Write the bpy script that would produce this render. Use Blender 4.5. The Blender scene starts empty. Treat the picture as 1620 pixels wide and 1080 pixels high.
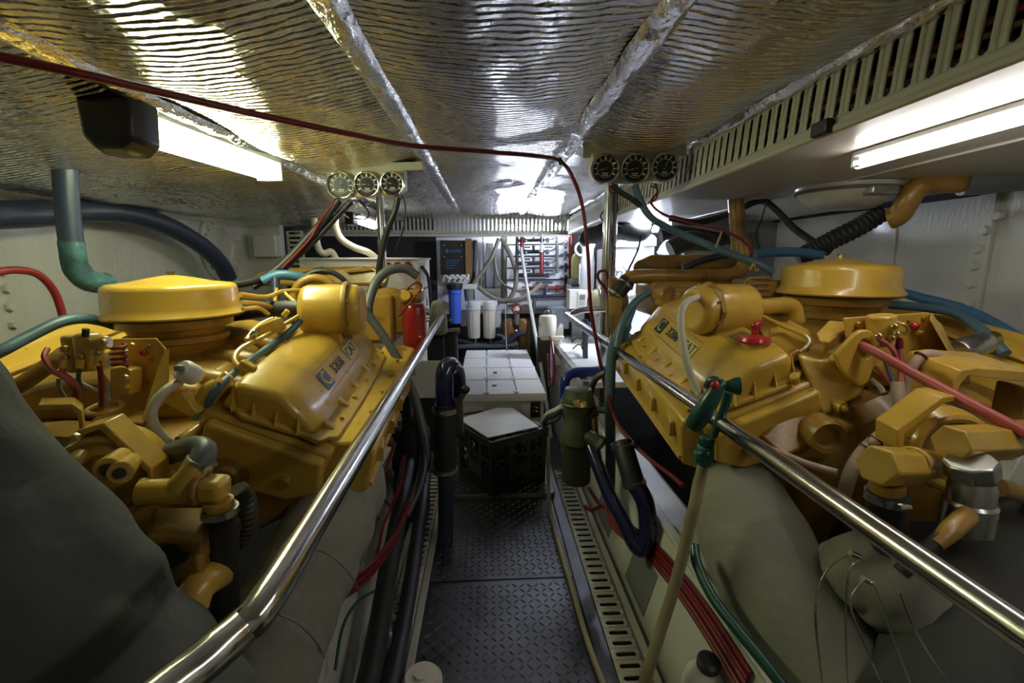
import bpy, bmesh, math, random
from mathutils import Vector, Matrix, Euler, noise as mnoise
random.seed(7)
PI = math.pi
D2R = PI / 180
scene = bpy.context.scene
COL = scene.collection

# ---------------------------------------------------------------- camera
FPX = 720.0
CAM_H = 1.05
PITCH = 10.16 * D2R
YAW = -3.13 * D2R
cam_data = bpy.data.cameras.new('camera')
cam_data.sensor_width = 36.0
cam_data.lens = 36.0 * FPX / 1620.0
cam_data.clip_start = 0.02
cam = bpy.data.objects.new('camera', cam_data)
COL.objects.link(cam)
cam.location = (0, 0, CAM_H)
cam.rotation_euler = (PI / 2 - PITCH, 0, YAW)
scene.camera = cam
CR = Euler((PI / 2 - PITCH, 0, YAW), 'XYZ').to_matrix()

# ---------------------------------------------------------------- world, exposure
world = bpy.data.worlds.new('world')
scene.world = world
world.use_nodes = True
world.node_tree.nodes['Background'].inputs[0].default_value = (0.6, 0.65, 0.8, 1)
world.node_tree.nodes['Background'].inputs[1].default_value = 0.02
vs = scene.view_settings
vs.view_transform = 'Standard'
vs.look = 'None'
vs.exposure = 0.35
vs.gamma = 1.0
vs.use_curve_mapping = False
LAMP_LEFT = 29.0      # emission of the lamp lens over the left engine
LAMP_RIGHT = 17.0     # tube under the right hand soffit
LAMP_SMALL = 22.0
LAMP_BACK = 420.0
LAMP_BOARD = 60.0

# ---------------------------------------------------------------- pixel helper
def W(px, py, Y=None, X=None, Z=None):
    d = CR @ Vector(((px - 810) / FPX, (540 - py) / FPX, -1.0))
    if Y is not None: t = Y / d.y
    elif X is not None: t = X / d.x
    else: t = (Z - CAM_H) / d.z
    return Vector((0, 0, CAM_H)) + d * t
def PP(lst): return [W(a, b, Y=c) for a, b, c in lst]
def V(*a): return Vector(a)

# ---------------------------------------------------------------- materials
MATS = {}
def mat(name, col, rough=0.5, metal=0.0, var=0.0, vscale=6.0, grime=0.0, gcol=(0.05, 0.035, 0.02), gscale=9.0,
        bump=0.0, bscale=60.0, coat=0.0, stretch=None, emit=0.0, trans=0.0, alpha=1.0, rvar=0.0):
    m = bpy.data.materials.new(name); m.use_nodes = True
    nt = m.node_tree; N = nt.nodes; L = nt.links
    b = N['Principled BSDF']
    b.inputs['Base Color'].default_value = (*col, 1)
    b.inputs['Roughness'].default_value = rough
    b.inputs['Metallic'].default_value = metal
    if coat: b.inputs['Coat Weight'].default_value = coat; b.inputs['Coat Roughness'].default_value = 0.12
    if emit:
        b.inputs['Emission Color'].default_value = (*col, 1); b.inputs['Emission Strength'].default_value = emit
    if trans: b.inputs['Transmission Weight'].default_value = trans
    geo = N.new('ShaderNodeNewGeometry'); vec = geo.outputs['Position']
    if stretch:
        mp = N.new('ShaderNodeMapping'); mp.inputs['Scale'].default_value = stretch
        L.new(vec, mp.inputs['Vector']); vec = mp.outputs['Vector']
    def nz(scale, detail=4.0):
        t = N.new('ShaderNodeTexNoise'); t.inputs['Scale'].default_value = scale; t.inputs['Detail'].default_value = detail
        L.new(vec, t.inputs['Vector']); return t
    cur = None
    if var:
        t = nz(vscale); r = N.new('ShaderNodeValToRGB')
        r.color_ramp.elements[0].position = 0.3; r.color_ramp.elements[1].position = 0.7
        r.color_ramp.elements[0].color = (*[c * (1 - var) for c in col], 1)
        r.color_ramp.elements[1].color = (*[min(1, c * (1 + var * .5)) for c in col], 1)
        L.new(t.outputs['Fac'], r.inputs['Fac']); cur = r.outputs['Color']
    if grime:
        t = nz(gscale, 8.0); r = N.new('ShaderNodeValToRGB')
        r.color_ramp.elements[0].position = 0.52; r.color_ramp.elements[1].position = 0.72
        r.color_ramp.elements[0].color = (0, 0, 0, 1); r.color_ramp.elements[1].color = (grime, grime, grime, 1)
        L.new(t.outputs['Fac'], r.inputs['Fac'])
        mx = N.new('ShaderNodeMix'); mx.data_type = 'RGBA'
        L.new(r.outputs['Color'], mx.inputs[0])
        if cur: L.new(cur, mx.inputs[6])
        else: mx.inputs[6].default_value = (*col, 1)
        mx.inputs[7].default_value = (*gcol, 1); cur = mx.outputs[2]
    if cur: L.new(cur, b.inputs['Base Color'])
    if rvar:
        t = nz(14.0); mr = N.new('ShaderNodeMapRange')
        mr.inputs[3].default_value = max(0.03, rough - rvar); mr.inputs[4].default_value = rough + rvar
        L.new(t.outputs['Fac'], mr.inputs[0]); L.new(mr.outputs[0], b.inputs['Roughness'])
    if bump:
        t = nz(bscale); bp = N.new('ShaderNodeBump'); bp.inputs['Strength'].default_value = bump
        bp.inputs['Distance'].default_value = 0.01
        L.new(t.outputs['Fac'], bp.inputs['Height']); L.new(bp.outputs['Normal'], b.inputs['Normal'])
    MATS[name] = m
    return m

mat('yellow_paint', (0.59, 0.362, 0.05), 0.30, var=0.14, vscale=5, grime=0.35, gcol=(0.13, 0.07, 0.012), gscale=7, bump=0.05, bscale=90, coat=0.35, rvar=0.08)
mat('yellow_dirty', (0.34, 0.185, 0.028), 0.40, var=0.25, vscale=9, grime=0.65, gcol=(0.07, 0.04, 0.012), gscale=12, bump=0.12, bscale=70, coat=0.15, rvar=0.1)
mat('white_paint', (0.50, 0.49, 0.43), 0.42, var=0.10, vscale=3, grime=0.25, gcol=(0.25, 0.22, 0.16), gscale=4, bump=0.16, bscale=120, coat=0.1)
mat('hull_paint', (0.60, 0.60, 0.56), 0.38, var=0.12, vscale=2, grime=0.22, gcol=(0.22, 0.2, 0.16), gscale=5, bump=0.35, bscale=75, coat=0.25, stretch=(1, 1, .35))
mat('board_white', (0.70, 0.70, 0.74), 0.45, var=0.06, vscale=3, grime=0.12, gcol=(.3, .28, .25))
mat('clean_white', (0.80, 0.80, 0.80), 0.35, var=0.05, vscale=4, grime=0.06, gcol=(.4, .36, .3))
mat('cream_plastic', (0.74, 0.70, 0.58), 0.4, var=0.06, grime=0.1, gcol=(.3, .25, .18))
mat('valance_paint', (0.50, 0.48, 0.39), 0.45, var=0.06, grime=0.15, gcol=(.25, .22, .16))
mat('soffit_paint', (0.46, 0.435, 0.37), 0.40, var=0.08, vscale=2, bump=0.05, bscale=40, coat=0.2, stretch=(6, .6, 1))
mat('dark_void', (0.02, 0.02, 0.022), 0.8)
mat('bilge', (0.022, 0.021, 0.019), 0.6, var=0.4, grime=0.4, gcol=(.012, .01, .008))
mat('black_rubber', (0.02, 0.02, 0.022), 0.5, var=0.2, bump=0.05)
mat('black_plastic', (0.018, 0.018, 0.02), 0.35, var=0.1)
mat('grey_rubber', (0.10, 0.11, 0.11), 0.45, var=0.15)
mat('teal_hose', (0.075, 0.145, 0.185), 0.42, var=0.2, grime=0.3, gcol=(.04, .05, .05))
mat('blue_hose', (0.06, 0.17, 0.30), 0.4, var=0.2, grime=0.2, gcol=(.03, .05, .07))
mat('slate_hose', (0.03, 0.04, 0.075), 0.35, var=0.2)
mat('navy_pipe', (0.012, 0.016, 0.06), 0.16, var=0.2, coat=0.5)
mat('blue_pipe', (0.02, 0.04, 0.28), 0.25, var=0.2, coat=0.4)
mat('blue_plastic', (0.06, 0.14, 0.66), 0.35, var=0.06)
mat('red_cable', (0.17, 0.010, 0.012), 0.4, var=0.15)
mat('red_cap', (0.45, 0.014, 0.016), 0.28, var=0.1, coat=0.3)
mat('red_paint', (0.27, 0.010, 0.008), 0.28, var=0.1, coat=0.3)
mat('dark_red', (0.22, 0.018, 0.014), 0.4, var=0.2)
mat('pink_cable', (0.40, 0.075, 0.065), 0.45, var=0.12)
mat('tan_hose', (0.30, 0.25, 0.14), 0.5, var=0.18, grime=0.35, gcol=(.16, .12, .06), gscale=20)
mat('olive_hose', (0.20, 0.19, 0.14), 0.4, var=0.15)
mat('beige_hose', (0.48, 0.46, 0.36), 0.45, var=0.12)
mat('pvc_white', (0.66, 0.65, 0.58), 0.4, var=0.08)
mat('green_plastic', (0.016, 0.07, 0.055), 0.3, var=0.15)
mat('green_light', (0.03, 0.16, 0.12), 0.4, var=0.15)
mat('bronze_green', (0.085, 0.105, 0.06), 0.5, metal=0.4, var=0.4, grime=0.6, gcol=(.07, .05, .025), gscale=22)
mat('olive_dark', (0.05, 0.045, 0.026), 0.45, var=0.3)
mat('verdigris', (0.04, 0.115, 0.13), 0.6, var=0.5, vscale=30, grime=0.7, gcol=(.012, .02, .04), gscale=22, bump=0.3)
mat('chrome', (0.62, 0.61, 0.58), 0.17, metal=1.0, var=0.06, rvar=0.06)
mat('steel', (0.5, 0.5, 0.48), 0.28, metal=1.0, var=0.15, rvar=0.08)
mat('brass', (0.55, 0.40, 0.16), 0.3, metal=1.0, var=0.2)
mat('copper_orange', (0.24, 0.11, 0.03), 0.4, var=0.3, grime=0.4)
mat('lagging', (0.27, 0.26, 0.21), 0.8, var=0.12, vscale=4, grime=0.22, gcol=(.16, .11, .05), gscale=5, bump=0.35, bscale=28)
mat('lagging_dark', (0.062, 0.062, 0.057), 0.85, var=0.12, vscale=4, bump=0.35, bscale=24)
mat('plate_metal', (0.115, 0.115, 0.122), 0.36, metal=0.85, var=0.3, vscale=7, grime=0.5, gcol=(.05, .05, .05), gscale=5, rvar=0.1)
mat('tread_metal', (0.27, 0.27, 0.28), 0.26, metal=0.95, var=0.2)
mat('grey_metal', (0.22, 0.22, 0.21), 0.45, metal=0.3, var=0.2)
mat('grey_plastic', (0.30, 0.31, 0.33), 0.45, var=0.1)
mat('bin_plastic', (0.45, 0.50, 0.58), 0.3, var=0.08)
mat('gauge_face', (0.012, 0.012, 0.013), 0.35)
mat('mark_white', (0.75, 0.75, 0.68), 0.5)
mat('emblem_dark', (0.02, 0.05, 0.07), 0.35)
mat('pale_decal', (0.55, 0.50, 0.20), 0.4)
mat('nameplate', (0.35, 0.28, 0.10), 0.35, metal=0.3, var=0.2)
mat('nameplate_dark', (0.10, 0.075, 0.025), 0.4)
mat('purple_ink', (0.16, 0.03, 0.30), 0.5)
mat('screen_blue', (0.03, 0.10, 0.22), 0.3, emit=0.06)
mat('wood_brown', (0.20, 0.11, 0.04), 0.55, var=0.2)
mat('wrap_pink', (0.45, 0.33, 0.23), 0.55, var=0.15)
mat('wire_black', (0.015, 0.015, 0.015), 0.5)
mat('glass_clear', (0.9, 0.92, 0.92), 0.05, trans=1.0)
mat('lamp_left', (0.92, 1.0, 0.60), 0.4, emit=LAMP_LEFT)
mat('lamp_right', (1.0, 0.97, 0.92), 0.4, emit=LAMP_RIGHT)
mat('lamp_small', (1.0, 0.96, 0.78), 0.4, emit=LAMP_SMALL)
mat('lamp_board', (0.75, 0.82, 1.0), 0.4, emit=LAMP_BOARD)
mat('shield_grey', (0.30, 0.31, 0.33), 0.5, var=0.15, vscale=3, grime=0.2, gcol=(.12, .11, .1))
mat('lamp_back', (0.72, 0.80, 1.0), 0.4, emit=LAMP_BACK)

def foil_material(name, ribs=True):
    m = bpy.data.materials.new(name); m.use_nodes = True
    nt = m.node_tree; N = nt.nodes; L = nt.links
    b = N['Principled BSDF']
    b.inputs['Base Color'].default_value = (0.74, 0.735, 0.75, 1)
    b.inputs['Metallic'].default_value = 1.0
    b.inputs['Roughness'].default_value = 0.22 if ribs else 0.18
    geo = N.new('ShaderNodeNewGeometry')
    n1 = N.new('ShaderNodeTexNoise'); n1.inputs['Scale'].default_value = 5.0; n1.inputs['Detail'].default_value = 3
    L.new(geo.outputs['Position'], n1.inputs['Vector'])
    n2 = N.new('ShaderNodeTexNoise'); n2.inputs['Scale'].default_value = 38.0; n2.inputs['Detail'].default_value = 5
    mp = N.new('ShaderNodeMapping'); mp.inputs['Scale'].default_value = (.35, 1.6, 1) if ribs else (1, .5, 1)
    L.new(geo.outputs['Position'], mp.inputs['Vector']); L.new(mp.outputs['Vector'], n2.inputs['Vector'])
    h = n2.outputs['Fac']
    if ribs:
        w = N.new('ShaderNodeTexWave'); w.wave_type = 'BANDS'; w.bands_direction = 'Y'
        w.inputs['Scale'].default_value = 15.0; w.inputs['Distortion'].default_value = 2.8
        w.inputs['Detail'].default_value = 2.0; w.inputs['Detail Scale'].default_value = 1.6
        L.new(geo.outputs['Position'], w.inputs['Vector'])
        a = N.new('ShaderNodeMath'); a.operation = 'MULTIPLY_ADD'
        L.new(w.outputs['Fac'], a.inputs[0]); a.inputs[1].default_value = 0.8; L.new(n2.outputs['Fac'], a.inputs[2])
        h = a.outputs[0]
    bp = N.new('ShaderNodeBump'); bp.inputs['Strength'].default_value = 1.0 if ribs else 0.9; bp.inputs['Distance'].default_value = 0.011 if ribs else 0.012
    L.new(h, bp.inputs['Height']); L.new(bp.outputs['Normal'], b.inputs['Normal'])
    r = N.new('ShaderNodeValToRGB')
    r.color_ramp.elements[0].color = (0.70, 0.69, 0.69, 1); r.color_ramp.elements[1].color = (0.95, 0.94, 0.94, 1)
    L.new(n1.outputs['Fac'], r.inputs['Fac']); L.new(r.outputs['Color'], b.inputs['Base Color'])
    MATS[name] = m
foil_material('foil'); foil_material('foil_tape', False)

# ---------------------------------------------------------------- mesh builder
def catmull(pts, sm):
    if sm <= 1 or len(pts) < 3: return [Vector(p) for p in pts], [i for i in range(len(pts))]
    P = [Vector(p) for p in pts]; out = []; par = []
    P = [P[0] * 2 - P[1]] + P + [P[-1] * 2 - P[-2]]
    for i in range(1, len(P) - 2):
        p0, p1, p2, p3 = P[i - 1], P[i], P[i + 1], P[i + 2]
        for k in range(sm):
            t = k / sm
            out.append(0.5 * ((2 * p1) + (p2 - p0) * t + (2 * p0 - 5 * p1 + 4 * p2 - p3) * t * t + (3 * p1 - p0 - 3 * p2 + p3) * t ** 3))
            par.append(i - 1 + t)
    out.append(P[-2]); par.append(len(pts) - 1)
    return out, par
def frame_of(d):
    d = Vector(d).normalized()
    a = Vector((0, 0, 1)) if abs(d.z) < 0.9 else Vector((1, 0, 0))
    x = a.cross(d).normalized(); y = d.cross(x).normalized()
    return x, y, d

class MB:
    def __init__(self, M=None):
        self.v = []; self.f = []; self.M = M
    def add(self, pts, faces):
        o = len(self.v)
        for p in pts:
            p = Vector(p)
            self.v.append(self.M @ p if self.M is not None else p)
        for f in faces: self.f.append(tuple(i + o for i in f))
        return self
    def box(self, c, s, R=None):
        c = Vector(c); pts = []
        for dx in (-.5, .5):
            for dy in (-.5, .5):
                for dz in (-.5, .5):
                    p = Vector((dx * s[0], dy * s[1], dz * s[2]))
                    if R is not None: p = R @ p
                    pts.append(c + p)
        return self.add(pts, [(0, 1, 3, 2), (4, 6, 7, 5), (0, 4, 5, 1), (2, 3, 7, 6), (0, 2, 6, 4), (1, 5, 7, 3)])
    def hexa(self, bottom, top):
        return self.add(list(bottom) + list(top), [(3, 2, 1, 0), (4, 5, 6, 7), (0, 1, 5, 4), (1, 2, 6, 5), (2, 3, 7, 6), (3, 0, 4, 7)])
    def rings(self, rings, close_ends=True):
        n = len(rings[0]); pts = [p for r in rings for p in r]; F = []
        for i in range(len(rings) - 1):
            for k in range(n):
                a = i * n + k; b_ = i * n + (k + 1) % n
                F.append((a, b_, b_ + n, a + n))
        if close_ends:
            F.append(tuple(range(n - 1, -1, -1))); F.append(tuple((len(rings) - 1) * n + k for k in range(n)))
        return self.add(pts, F)
    def cyl(self, p0, p1, r0, r1=None, seg=16, caps=True):
        if r1 is None: r1 = r0
        p0 = Vector(p0); p1 = Vector(p1); x, y, d = frame_of(p1 - p0)
        R = [[p + (x * math.cos(2 * PI * k / seg) + y * math.sin(2 * PI * k / seg)) * r for k in range(seg)] for p, r in ((p0, r0), (p1, r1))]
        return self.rings(R, caps)
    def lathe(self, prof, o, axis=(0, 0, 1), seg=28):
        o = Vector(o); x, y, d = frame_of(axis)
        R = [[o + d * h + (x * math.cos(2 * PI * k / seg) + y * math.sin(2 * PI * k / seg)) * max(r, 1e-4) for k in range(seg)] for r, h in prof]
        return self.rings(R, True)
    def tube(self, pts, r, seg=10, sm=5, caps=True, wob=0.0, wf=6.0, corr=0.0, oval=1.0, fold=0.0, ff=9.0):
        P, par = catmull(pts, sm)
        rr = (lambda t: r) if not isinstance(r, (list, tuple)) else (lambda t: r[min(int(t), len(r) - 1)] * (1 - (t - int(t))) + r[min(int(t) + 1, len(r) - 1)] * (t - int(t)))
        x = None; R = []; arc = 0.0
        for i, p in enumerate(P):
            d = (P[min(i + 1, len(P) - 1)] - P[max(i - 1, 0)])
            if d.length < 1e-9: d = Vector((0, 0, 1))
            d.normalize()
            if x is None: x, y, _ = frame_of(d)
            else:
                x = (x - d * x.dot(d)); x = x.normalized() if x.length > 1e-6 else frame_of(d)[0]
                y = d.cross(x)
            q = rr(par[i])
            if i: arc += (P[i] - P[i - 1]).length
            if corr: q *= 1 + (corr if i % 2 else -corr)
            ring = []
            for k in range(seg):
                a = 2 * PI * k / seg; n = x * math.cos(a) + y * math.sin(a) * oval
                e = 1.0
                if wob: e += wob * mnoise.noise((p + n * q) * wf) + wob * .5 * mnoise.noise((p + n * q) * wf * 2.7)
                if fold:
                    g_ = mnoise.noise(V(math.cos(a) * .9, math.sin(a) * .9, arc * ff)) ; g2 = mnoise.noise(V(math.cos(a) * 1.6 + 5, math.sin(a) * 1.6, arc * ff * 2.1))
                    e += fold * ((1 - min(1, abs(g_) * 3.2)) * -1.0 + .5 * g2)
                ring.append(p + n * q * e)
            R.append(ring)
        return self.rings(R, caps)
    def prism(self, poly, o, ux, uy, depth, hole=None):
        o = Vector(o); ux = Vector(ux); uy = Vector(uy); n = ux.cross(uy).normalized() * depth
        a = [o + ux * p[0] + uy * p[1] for p in poly]
        k = len(poly)
        if hole is None:
            return self.rings([a, [p + n for p in a]])
        # hole: a polygon with the same number of points, matched in order
        h = [o + ux * p[0] + uy * p[1] for p in hole]
        pts = a + h + [p + n for p in a] + [p + n for p in h]; F = []
        for i in range(k):
            j = (i + 1) % k
            F += [(i, j, k + j, k + i), (2 * k + i, 3 * k + i, 3 * k + j, 2 * k + j), (i, 2 * k + i, 2 * k + j, j), (k + i, k + j, 3 * k + j, 3 * k + i)]
        return self.add(pts, F)
    def sphere(self, c, r, seg=14, ring=8, sc=(1, 1, 1)):
        c = Vector(c); R = []
        for i in range(ring + 1):
            a = PI * i / ring; q = max(math.sin(a), 0.002)
            R.append([c + Vector((math.cos(2 * PI * k / seg) * q * r * sc[0], math.sin(2 * PI * k / seg) * q * r * sc[1], -math.cos(a) * r * sc[2])) for k in range(seg)])
        return self.rings(R)
    def torus(self, c, axis, R, r, seg=24, s2=8, a0=0.0, a1=2 * PI):
        c = Vector(c); x, y, d = frame_of(axis); full = abs(a1 - a0 - 2 * PI) < 1e-6
        n = seg if full else seg + 1; rings = []
        for i in range(n):
            a = a0 + (a1 - a0) * i / seg; e = x * math.cos(a) + y * math.sin(a)
            rings.append([c + e * (R + r * math.cos(2 * PI * k / s2)) + d * r * math.sin(2 * PI * k / s2) for k in range(s2)])
        if full:
            rings.append(rings[0]); return self.rings(rings, False)
        return self.rings(rings)
    def helix(self, p0, p1, R, r, turns, seg=6):
        p0 = Vector(p0); p1 = Vector(p1); x, y, d = frame_of(p1 - p0); n = int(turns * 12)
        pts = [p0 + (p1 - p0) * i / n + (x * math.cos(2 * PI * i / 12) + y * math.sin(2 * PI * i / 12)) * R for i in range(n + 1)]
        return self.tube(pts, r, seg, 1)
    def slotted(self, o, A, B, n, pitch, h, sh, sw, off=0.0):
        o = Vector(o); A = Vector(A).normalized(); B = Vector(B).normalized()
        for i in range(n):
            q = o + A * (pitch * i); w = pitch; b0 = (h - sh) / 2 + off; b1 = b0 + sh; c = w / 2; e = min(sw * .35, sh * .2)
            out = [(0, 0), (c, 0), (w, 0), (w, h / 2), (w, h), (c, h), (0, h), (0, h / 2)]
            inn = [(c - sw / 2, b0 + e), (c, b0), (c + sw / 2, b0 + e), (c + sw / 2, h / 2 + off), (c + sw / 2, b1 - e), (c, b1), (c - sw / 2, b1 - e), (c - sw / 2, h / 2 + off)]
            self.add([q + A * x + B * y for x, y in out + inn], [(k, (k + 1) % 8, 8 + (k + 1) % 8, 8 + k) for k in range(8)])
        return self
    def mesh(self, name, inv=None, ang=38):
        me = bpy.data.meshes.new(name)
        vs_ = [inv @ p for p in self.v] if inv is not None else self.v
        me.from_pydata([tuple(p) for p in vs_], [], self.f)
        bm = bmesh.new(); bm.from_mesh(me)
        bmesh.ops.recalc_face_normals(bm, faces=bm.faces)
        bm.to_mesh(me); bm.free()
        for p in me.polygons: p.use_smooth = True
        me.set_sharp_from_angle(angle=ang * D2R)
        return me
    def build(self, name, material, parent=None, bev=0.0, solid=0.0, ang=38, kind=None, label=None, sub=0, seg=2):
        me = self.mesh(name, None, ang)
        o = bpy.data.objects.new(name, me); COL.objects.link(o)
        me.materials.append(MATS[material])
        if parent is not None: o.parent = parent
        if solid:
            s = o.modifiers.new('thickness', 'SOLIDIFY'); s.thickness = solid; s.offset = 0
        if bev:
            bm_ = o.modifiers.new('bevel', 'BEVEL'); bm_.width = bev; bm_.segments = seg; bm_.limit_method = 'ANGLE'; bm_.angle_limit = 35 * D2R
        if sub:
            s = o.modifiers.new('subsurf', 'SUBSURF'); s.levels = sub; s.render_levels = sub
        if kind: o['kind'] = kind
        if label: o['label'] = label
        return o

def thing(name, label, cat, group=None):
    o = bpy.data.objects.new(name, None); COL.objects.link(o)
    o.empty_display_size = 0.05
    return tag(o, label, cat, group)
def tag(o, label, cat, group=None):
    o['label'] = label; o['category'] = cat
    if group: o['group'] = group
    return o
def struct(o):
    o['kind'] = 'structure'; return o
def inst(name, me, loc, R, parent, label=None):
    o = bpy.data.objects.new(name, me); COL.objects.link(o)
    o.parent = parent; o.location = loc
    if R is not None: o.rotation_euler = R.to_euler() if hasattr(R, 'to_euler') else R
    if label: o['label'] = label
    return o
def rot_to(d):
    x, y, z = frame_of(d); return Matrix((x, y, z)).transposed()
def hose(name, label, cat, pts, r, m, seg=10, sm=6, group=None, **k):
    return tag(MB().tube(pts, r, seg, sm, **k).build(name, m), label, cat, group)
def text_mesh(name, s, size, o, ux, uy, material, parent, extrude=0.0006):
    cu = bpy.data.curves.new(name, 'FONT'); cu.body = s; cu.size = size; cu.extrude = extrude; cu.align_x = 'CENTER'; cu.align_y = 'CENTER'
    cu.resolution_u = 2
    t = bpy.data.objects.new(name, cu); COL.objects.link(t)
    bpy.context.view_layer.update()
    me = bpy.data.meshes.new_from_object(t.evaluated_get(bpy.context.evaluated_depsgraph_get()))
    bpy.data.objects.remove(t)
    ux = Vector(ux).normalized(); uy = Vector(uy); uy = (uy - ux * uy.dot(ux)).normalized(); n = ux.cross(uy)
    M = Matrix((ux, uy, n)).transposed().to_4x4(); M.translation = Vector(o)
    me.transform(M); me.materials.clear(); me.materials.append(MATS[material]); me.name = name
    ob = bpy.data.objects.new(name, me); COL.objects.link(ob)
    if parent is not None: ob.parent = parent
    return ob
def bolt_mesh(name, r, h, material):
    me = MB().lathe([(r, 0), (r, h * .7), (r * .8, h)], (0, 0, 0), seg=6).mesh(name); me.materials.append(MATS[material]); return me
BOLT_Y = bolt_mesh('bolt', 0.007, 0.008, 'yellow_paint')
BOLT_YS = bolt_mesh('bolt', 0.0048, 0.006, 'yellow_dirty')
BOLT_W = bolt_mesh('bolt', 0.018, 0.016, 'hull_paint')
BOLT_S = bolt_mesh('bolt', 0.006, 0.006, 'steel')
def clamp(pos, d, r, parent, w=0.012, m='steel', screw=True):
    pos = Vector(pos); d = Vector(d).normalized()
    b = MB().lathe([(r, -w / 2), (r + .0025, -w / 2), (r + .0025, w / 2), (r, w / 2)], pos, d, 20)
    if screw:
        x, y, _ = frame_of(d); b.cyl(pos + x * (r + .004) - y * .009, pos + x * (r + .004) + y * .009, .0045, seg=8)
    return b.build('hose_clamp', m, parent)
# ================================================================ SETTING
def quad_grid(fn, nu, nv):
    pts = [fn(i / nu, j / nv) for i in range(nu + 1) for j in range(nv + 1)]
    F = [(i * (nv + 1) + j, (i + 1) * (nv + 1) + j, (i + 1) * (nv + 1) + j + 1, i * (nv + 1) + j + 1) for i in range(nu) for j in range(nv)]
    return pts, F

# floor: dark bilge with a tread plate walkway
floor = struct(MB().box((0.0, 1.7, -0.09), (3.7, 5.2, 0.06)).build('floor', 'bilge'))
def tread_plate(x0, x1, y0, y1, z):
    p = MB().box(((x0 + x1) / 2, (y0 + y1) / 2, z - .004), (x1 - x0, y1 - y0, .008)).build('tread_plate', 'plate_metal', floor, bev=.002)
    t = MB(); px = .0235; j = 0
    ny = int((y1 - y0 - .02) / px); nx = int((x1 - x0 - .02) / px)
    for j in range(ny):
        for i in range(nx):
            c = Vector((x0 + .022 + i * px, y0 + .022 + j * px, z)); s = 1 if (i + j) % 2 else -1
            a = Vector((.7071, .7071 * s, 0)); b = Vector((-.7071 * s, .7071, 0)); L_, w = .0125, .0026
            t.add([c + a * L_, c + b * w, c - a * L_, c - b * w, c + a * L_ * .45 + Vector((0, 0, .0022)), c - a * L_ * .45 + Vector((0, 0, .0022))],
                  [(0, 1, 5, 4), (1, 2, 5), (2, 3, 4, 5), (3, 0, 4)])
    t.build('raised_treads', 'tread_metal', p, kind='stuff')
    return p
tread_plate(-.20, .28, .62, 1.352, 0.0)
tread_plate(-.20, .28, 1.358, 1.885, 0.0)
tread_plate(-.185, .30, 1.89, 2.42, 0.018)
MB().box((.0475, 1.888, .004), (.48, .012, .028)).build('plate_step', 'grey_metal', floor)
for x0, x1, n0 in ((.325, .405, 0), (-.30, -.225, 1)):
    g = MB().slotted((x0, .7, .002), (0, 1, 0), (1, 0, 0), 40, .036, x1 - x0, (x1 - x0) * .72, .014).build('floor_grating', 'valance_paint', floor, solid=.003)
    MB().box(((x0 + x1) / 2, 1.4, -.03), (x1 - x0 + .01, 1.5, .01)).build('grating_tray', 'dark_void', floor)
MB().box((.302, 1.5, -.004), (.042, 1.8, .014)).build('walkway_edge', 'plate_metal', floor, bev=.002)
MB().box((-.212, 1.5, -.004), (.022, 1.8, .014)).build('walkway_edge', 'valance_paint', floor, bev=.002)
MB().box((.417, 1.5, .0), (.02, 1.8, .03)).build('walkway_edge', 'valance_paint', floor, bev=.002)
MB().box((-.31, 1.5, .0), (.016, 1.8, .03)).build('walkway_edge', 'valance_paint', floor, bev=.002)

# engine bearers on both sides of the walkway
def stringer(side, xi, name):
    s = side
    sec = [(0, -.06), (.085, .25), (.10, .265), (.20, .265), (.215, .25), (.23, -.06)]
    mb = MB()
    mb.rings([[Vector((xi + s * a, y, b)) for a, b in sec] for y in (.25, 3.4)])
    return struct(mb.build(name, 'white_paint', bev=.006))
strR = stringer(1, .435, 'trim_1')
strL = stringer(-1, -.325, 'trim_2')
# cut-out pockets and flange on the right bearer, seen beside the grating
for y0, y1 in ((1.16, 1.34), (1.55, 1.75)):
    a = lambda t, y: Vector((.435 + .085 * t - .003, y, -.06 + .31 * t))
    MB().hexa([a(.22, y0), a(.22, y1), a(.66, y1), a(.66, y0)], [p + V(.012, 0, -.003) for p in (a(.22, y0), a(.22, y1), a(.66, y1), a(.66, y0))]).build('pocket', 'grey_metal', strR, bev=.003)
MB().box((.528, 1.7, .272), (.03, 2.2, .012)).build('bearer_flange', 'white_paint', strR, bev=.003)
MB().box((-.418, 1.7, .272), (.03, 2.2, .012)).build('bearer_flange', 'white_paint', strL, bev=.003)
for s, xc, stp in ((1, 1.05, strR), (-1, -.9, strL)):
    MB().box((xc + s * .38, 1.7, .05), (.14, 3.2, .22)).build('outer_bearer', 'white_paint', stp, bev=.006)

# hull sides and bulkheads
XL, XR = -1.75, 1.80
wall_left = struct(MB().box((XL - .02, 1.35, .65), (.04, 4.5, 1.6)).build('wall_left', 'hull_paint'))
wall_right = struct(MB().box((XR + .02, 1.7, .65), (.04, 5.2, 1.6)).build('wall_right', 'hull_paint'))
wall_back = struct(MB().box((-.02, 4.22, .68), (4.2, .04, 1.56)).build('wall_back', 'board_white'))
wall_rear = struct(MB().box((0, -.82, .68), (3.7, .04, 1.6)).build('wall_rear', 'hull_paint'))
MB().box((-1.28, 4.19, .9), (1.66, .02, 1.1)).build('dark_sheet', 'dark_void', wall_back)  # black sheet painted in for the shade of the recess at back left
MB().box((1.2, 4.19, .9), (1.2, .02, 1.1)).build('dark_sheet', 'dark_void', wall_back)
MB().box((.02, 4.19, .25), (1.0, .02, .62)).build('dark_sheet', 'bilge', wall_back)
tr = struct(MB().box((1.47, 2.82, .61), (.68, .03, 1.36)).build('lamp_shield', 'shield_grey', bev=.004))  # partition added to keep the generator lamp off the right hull side
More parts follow.
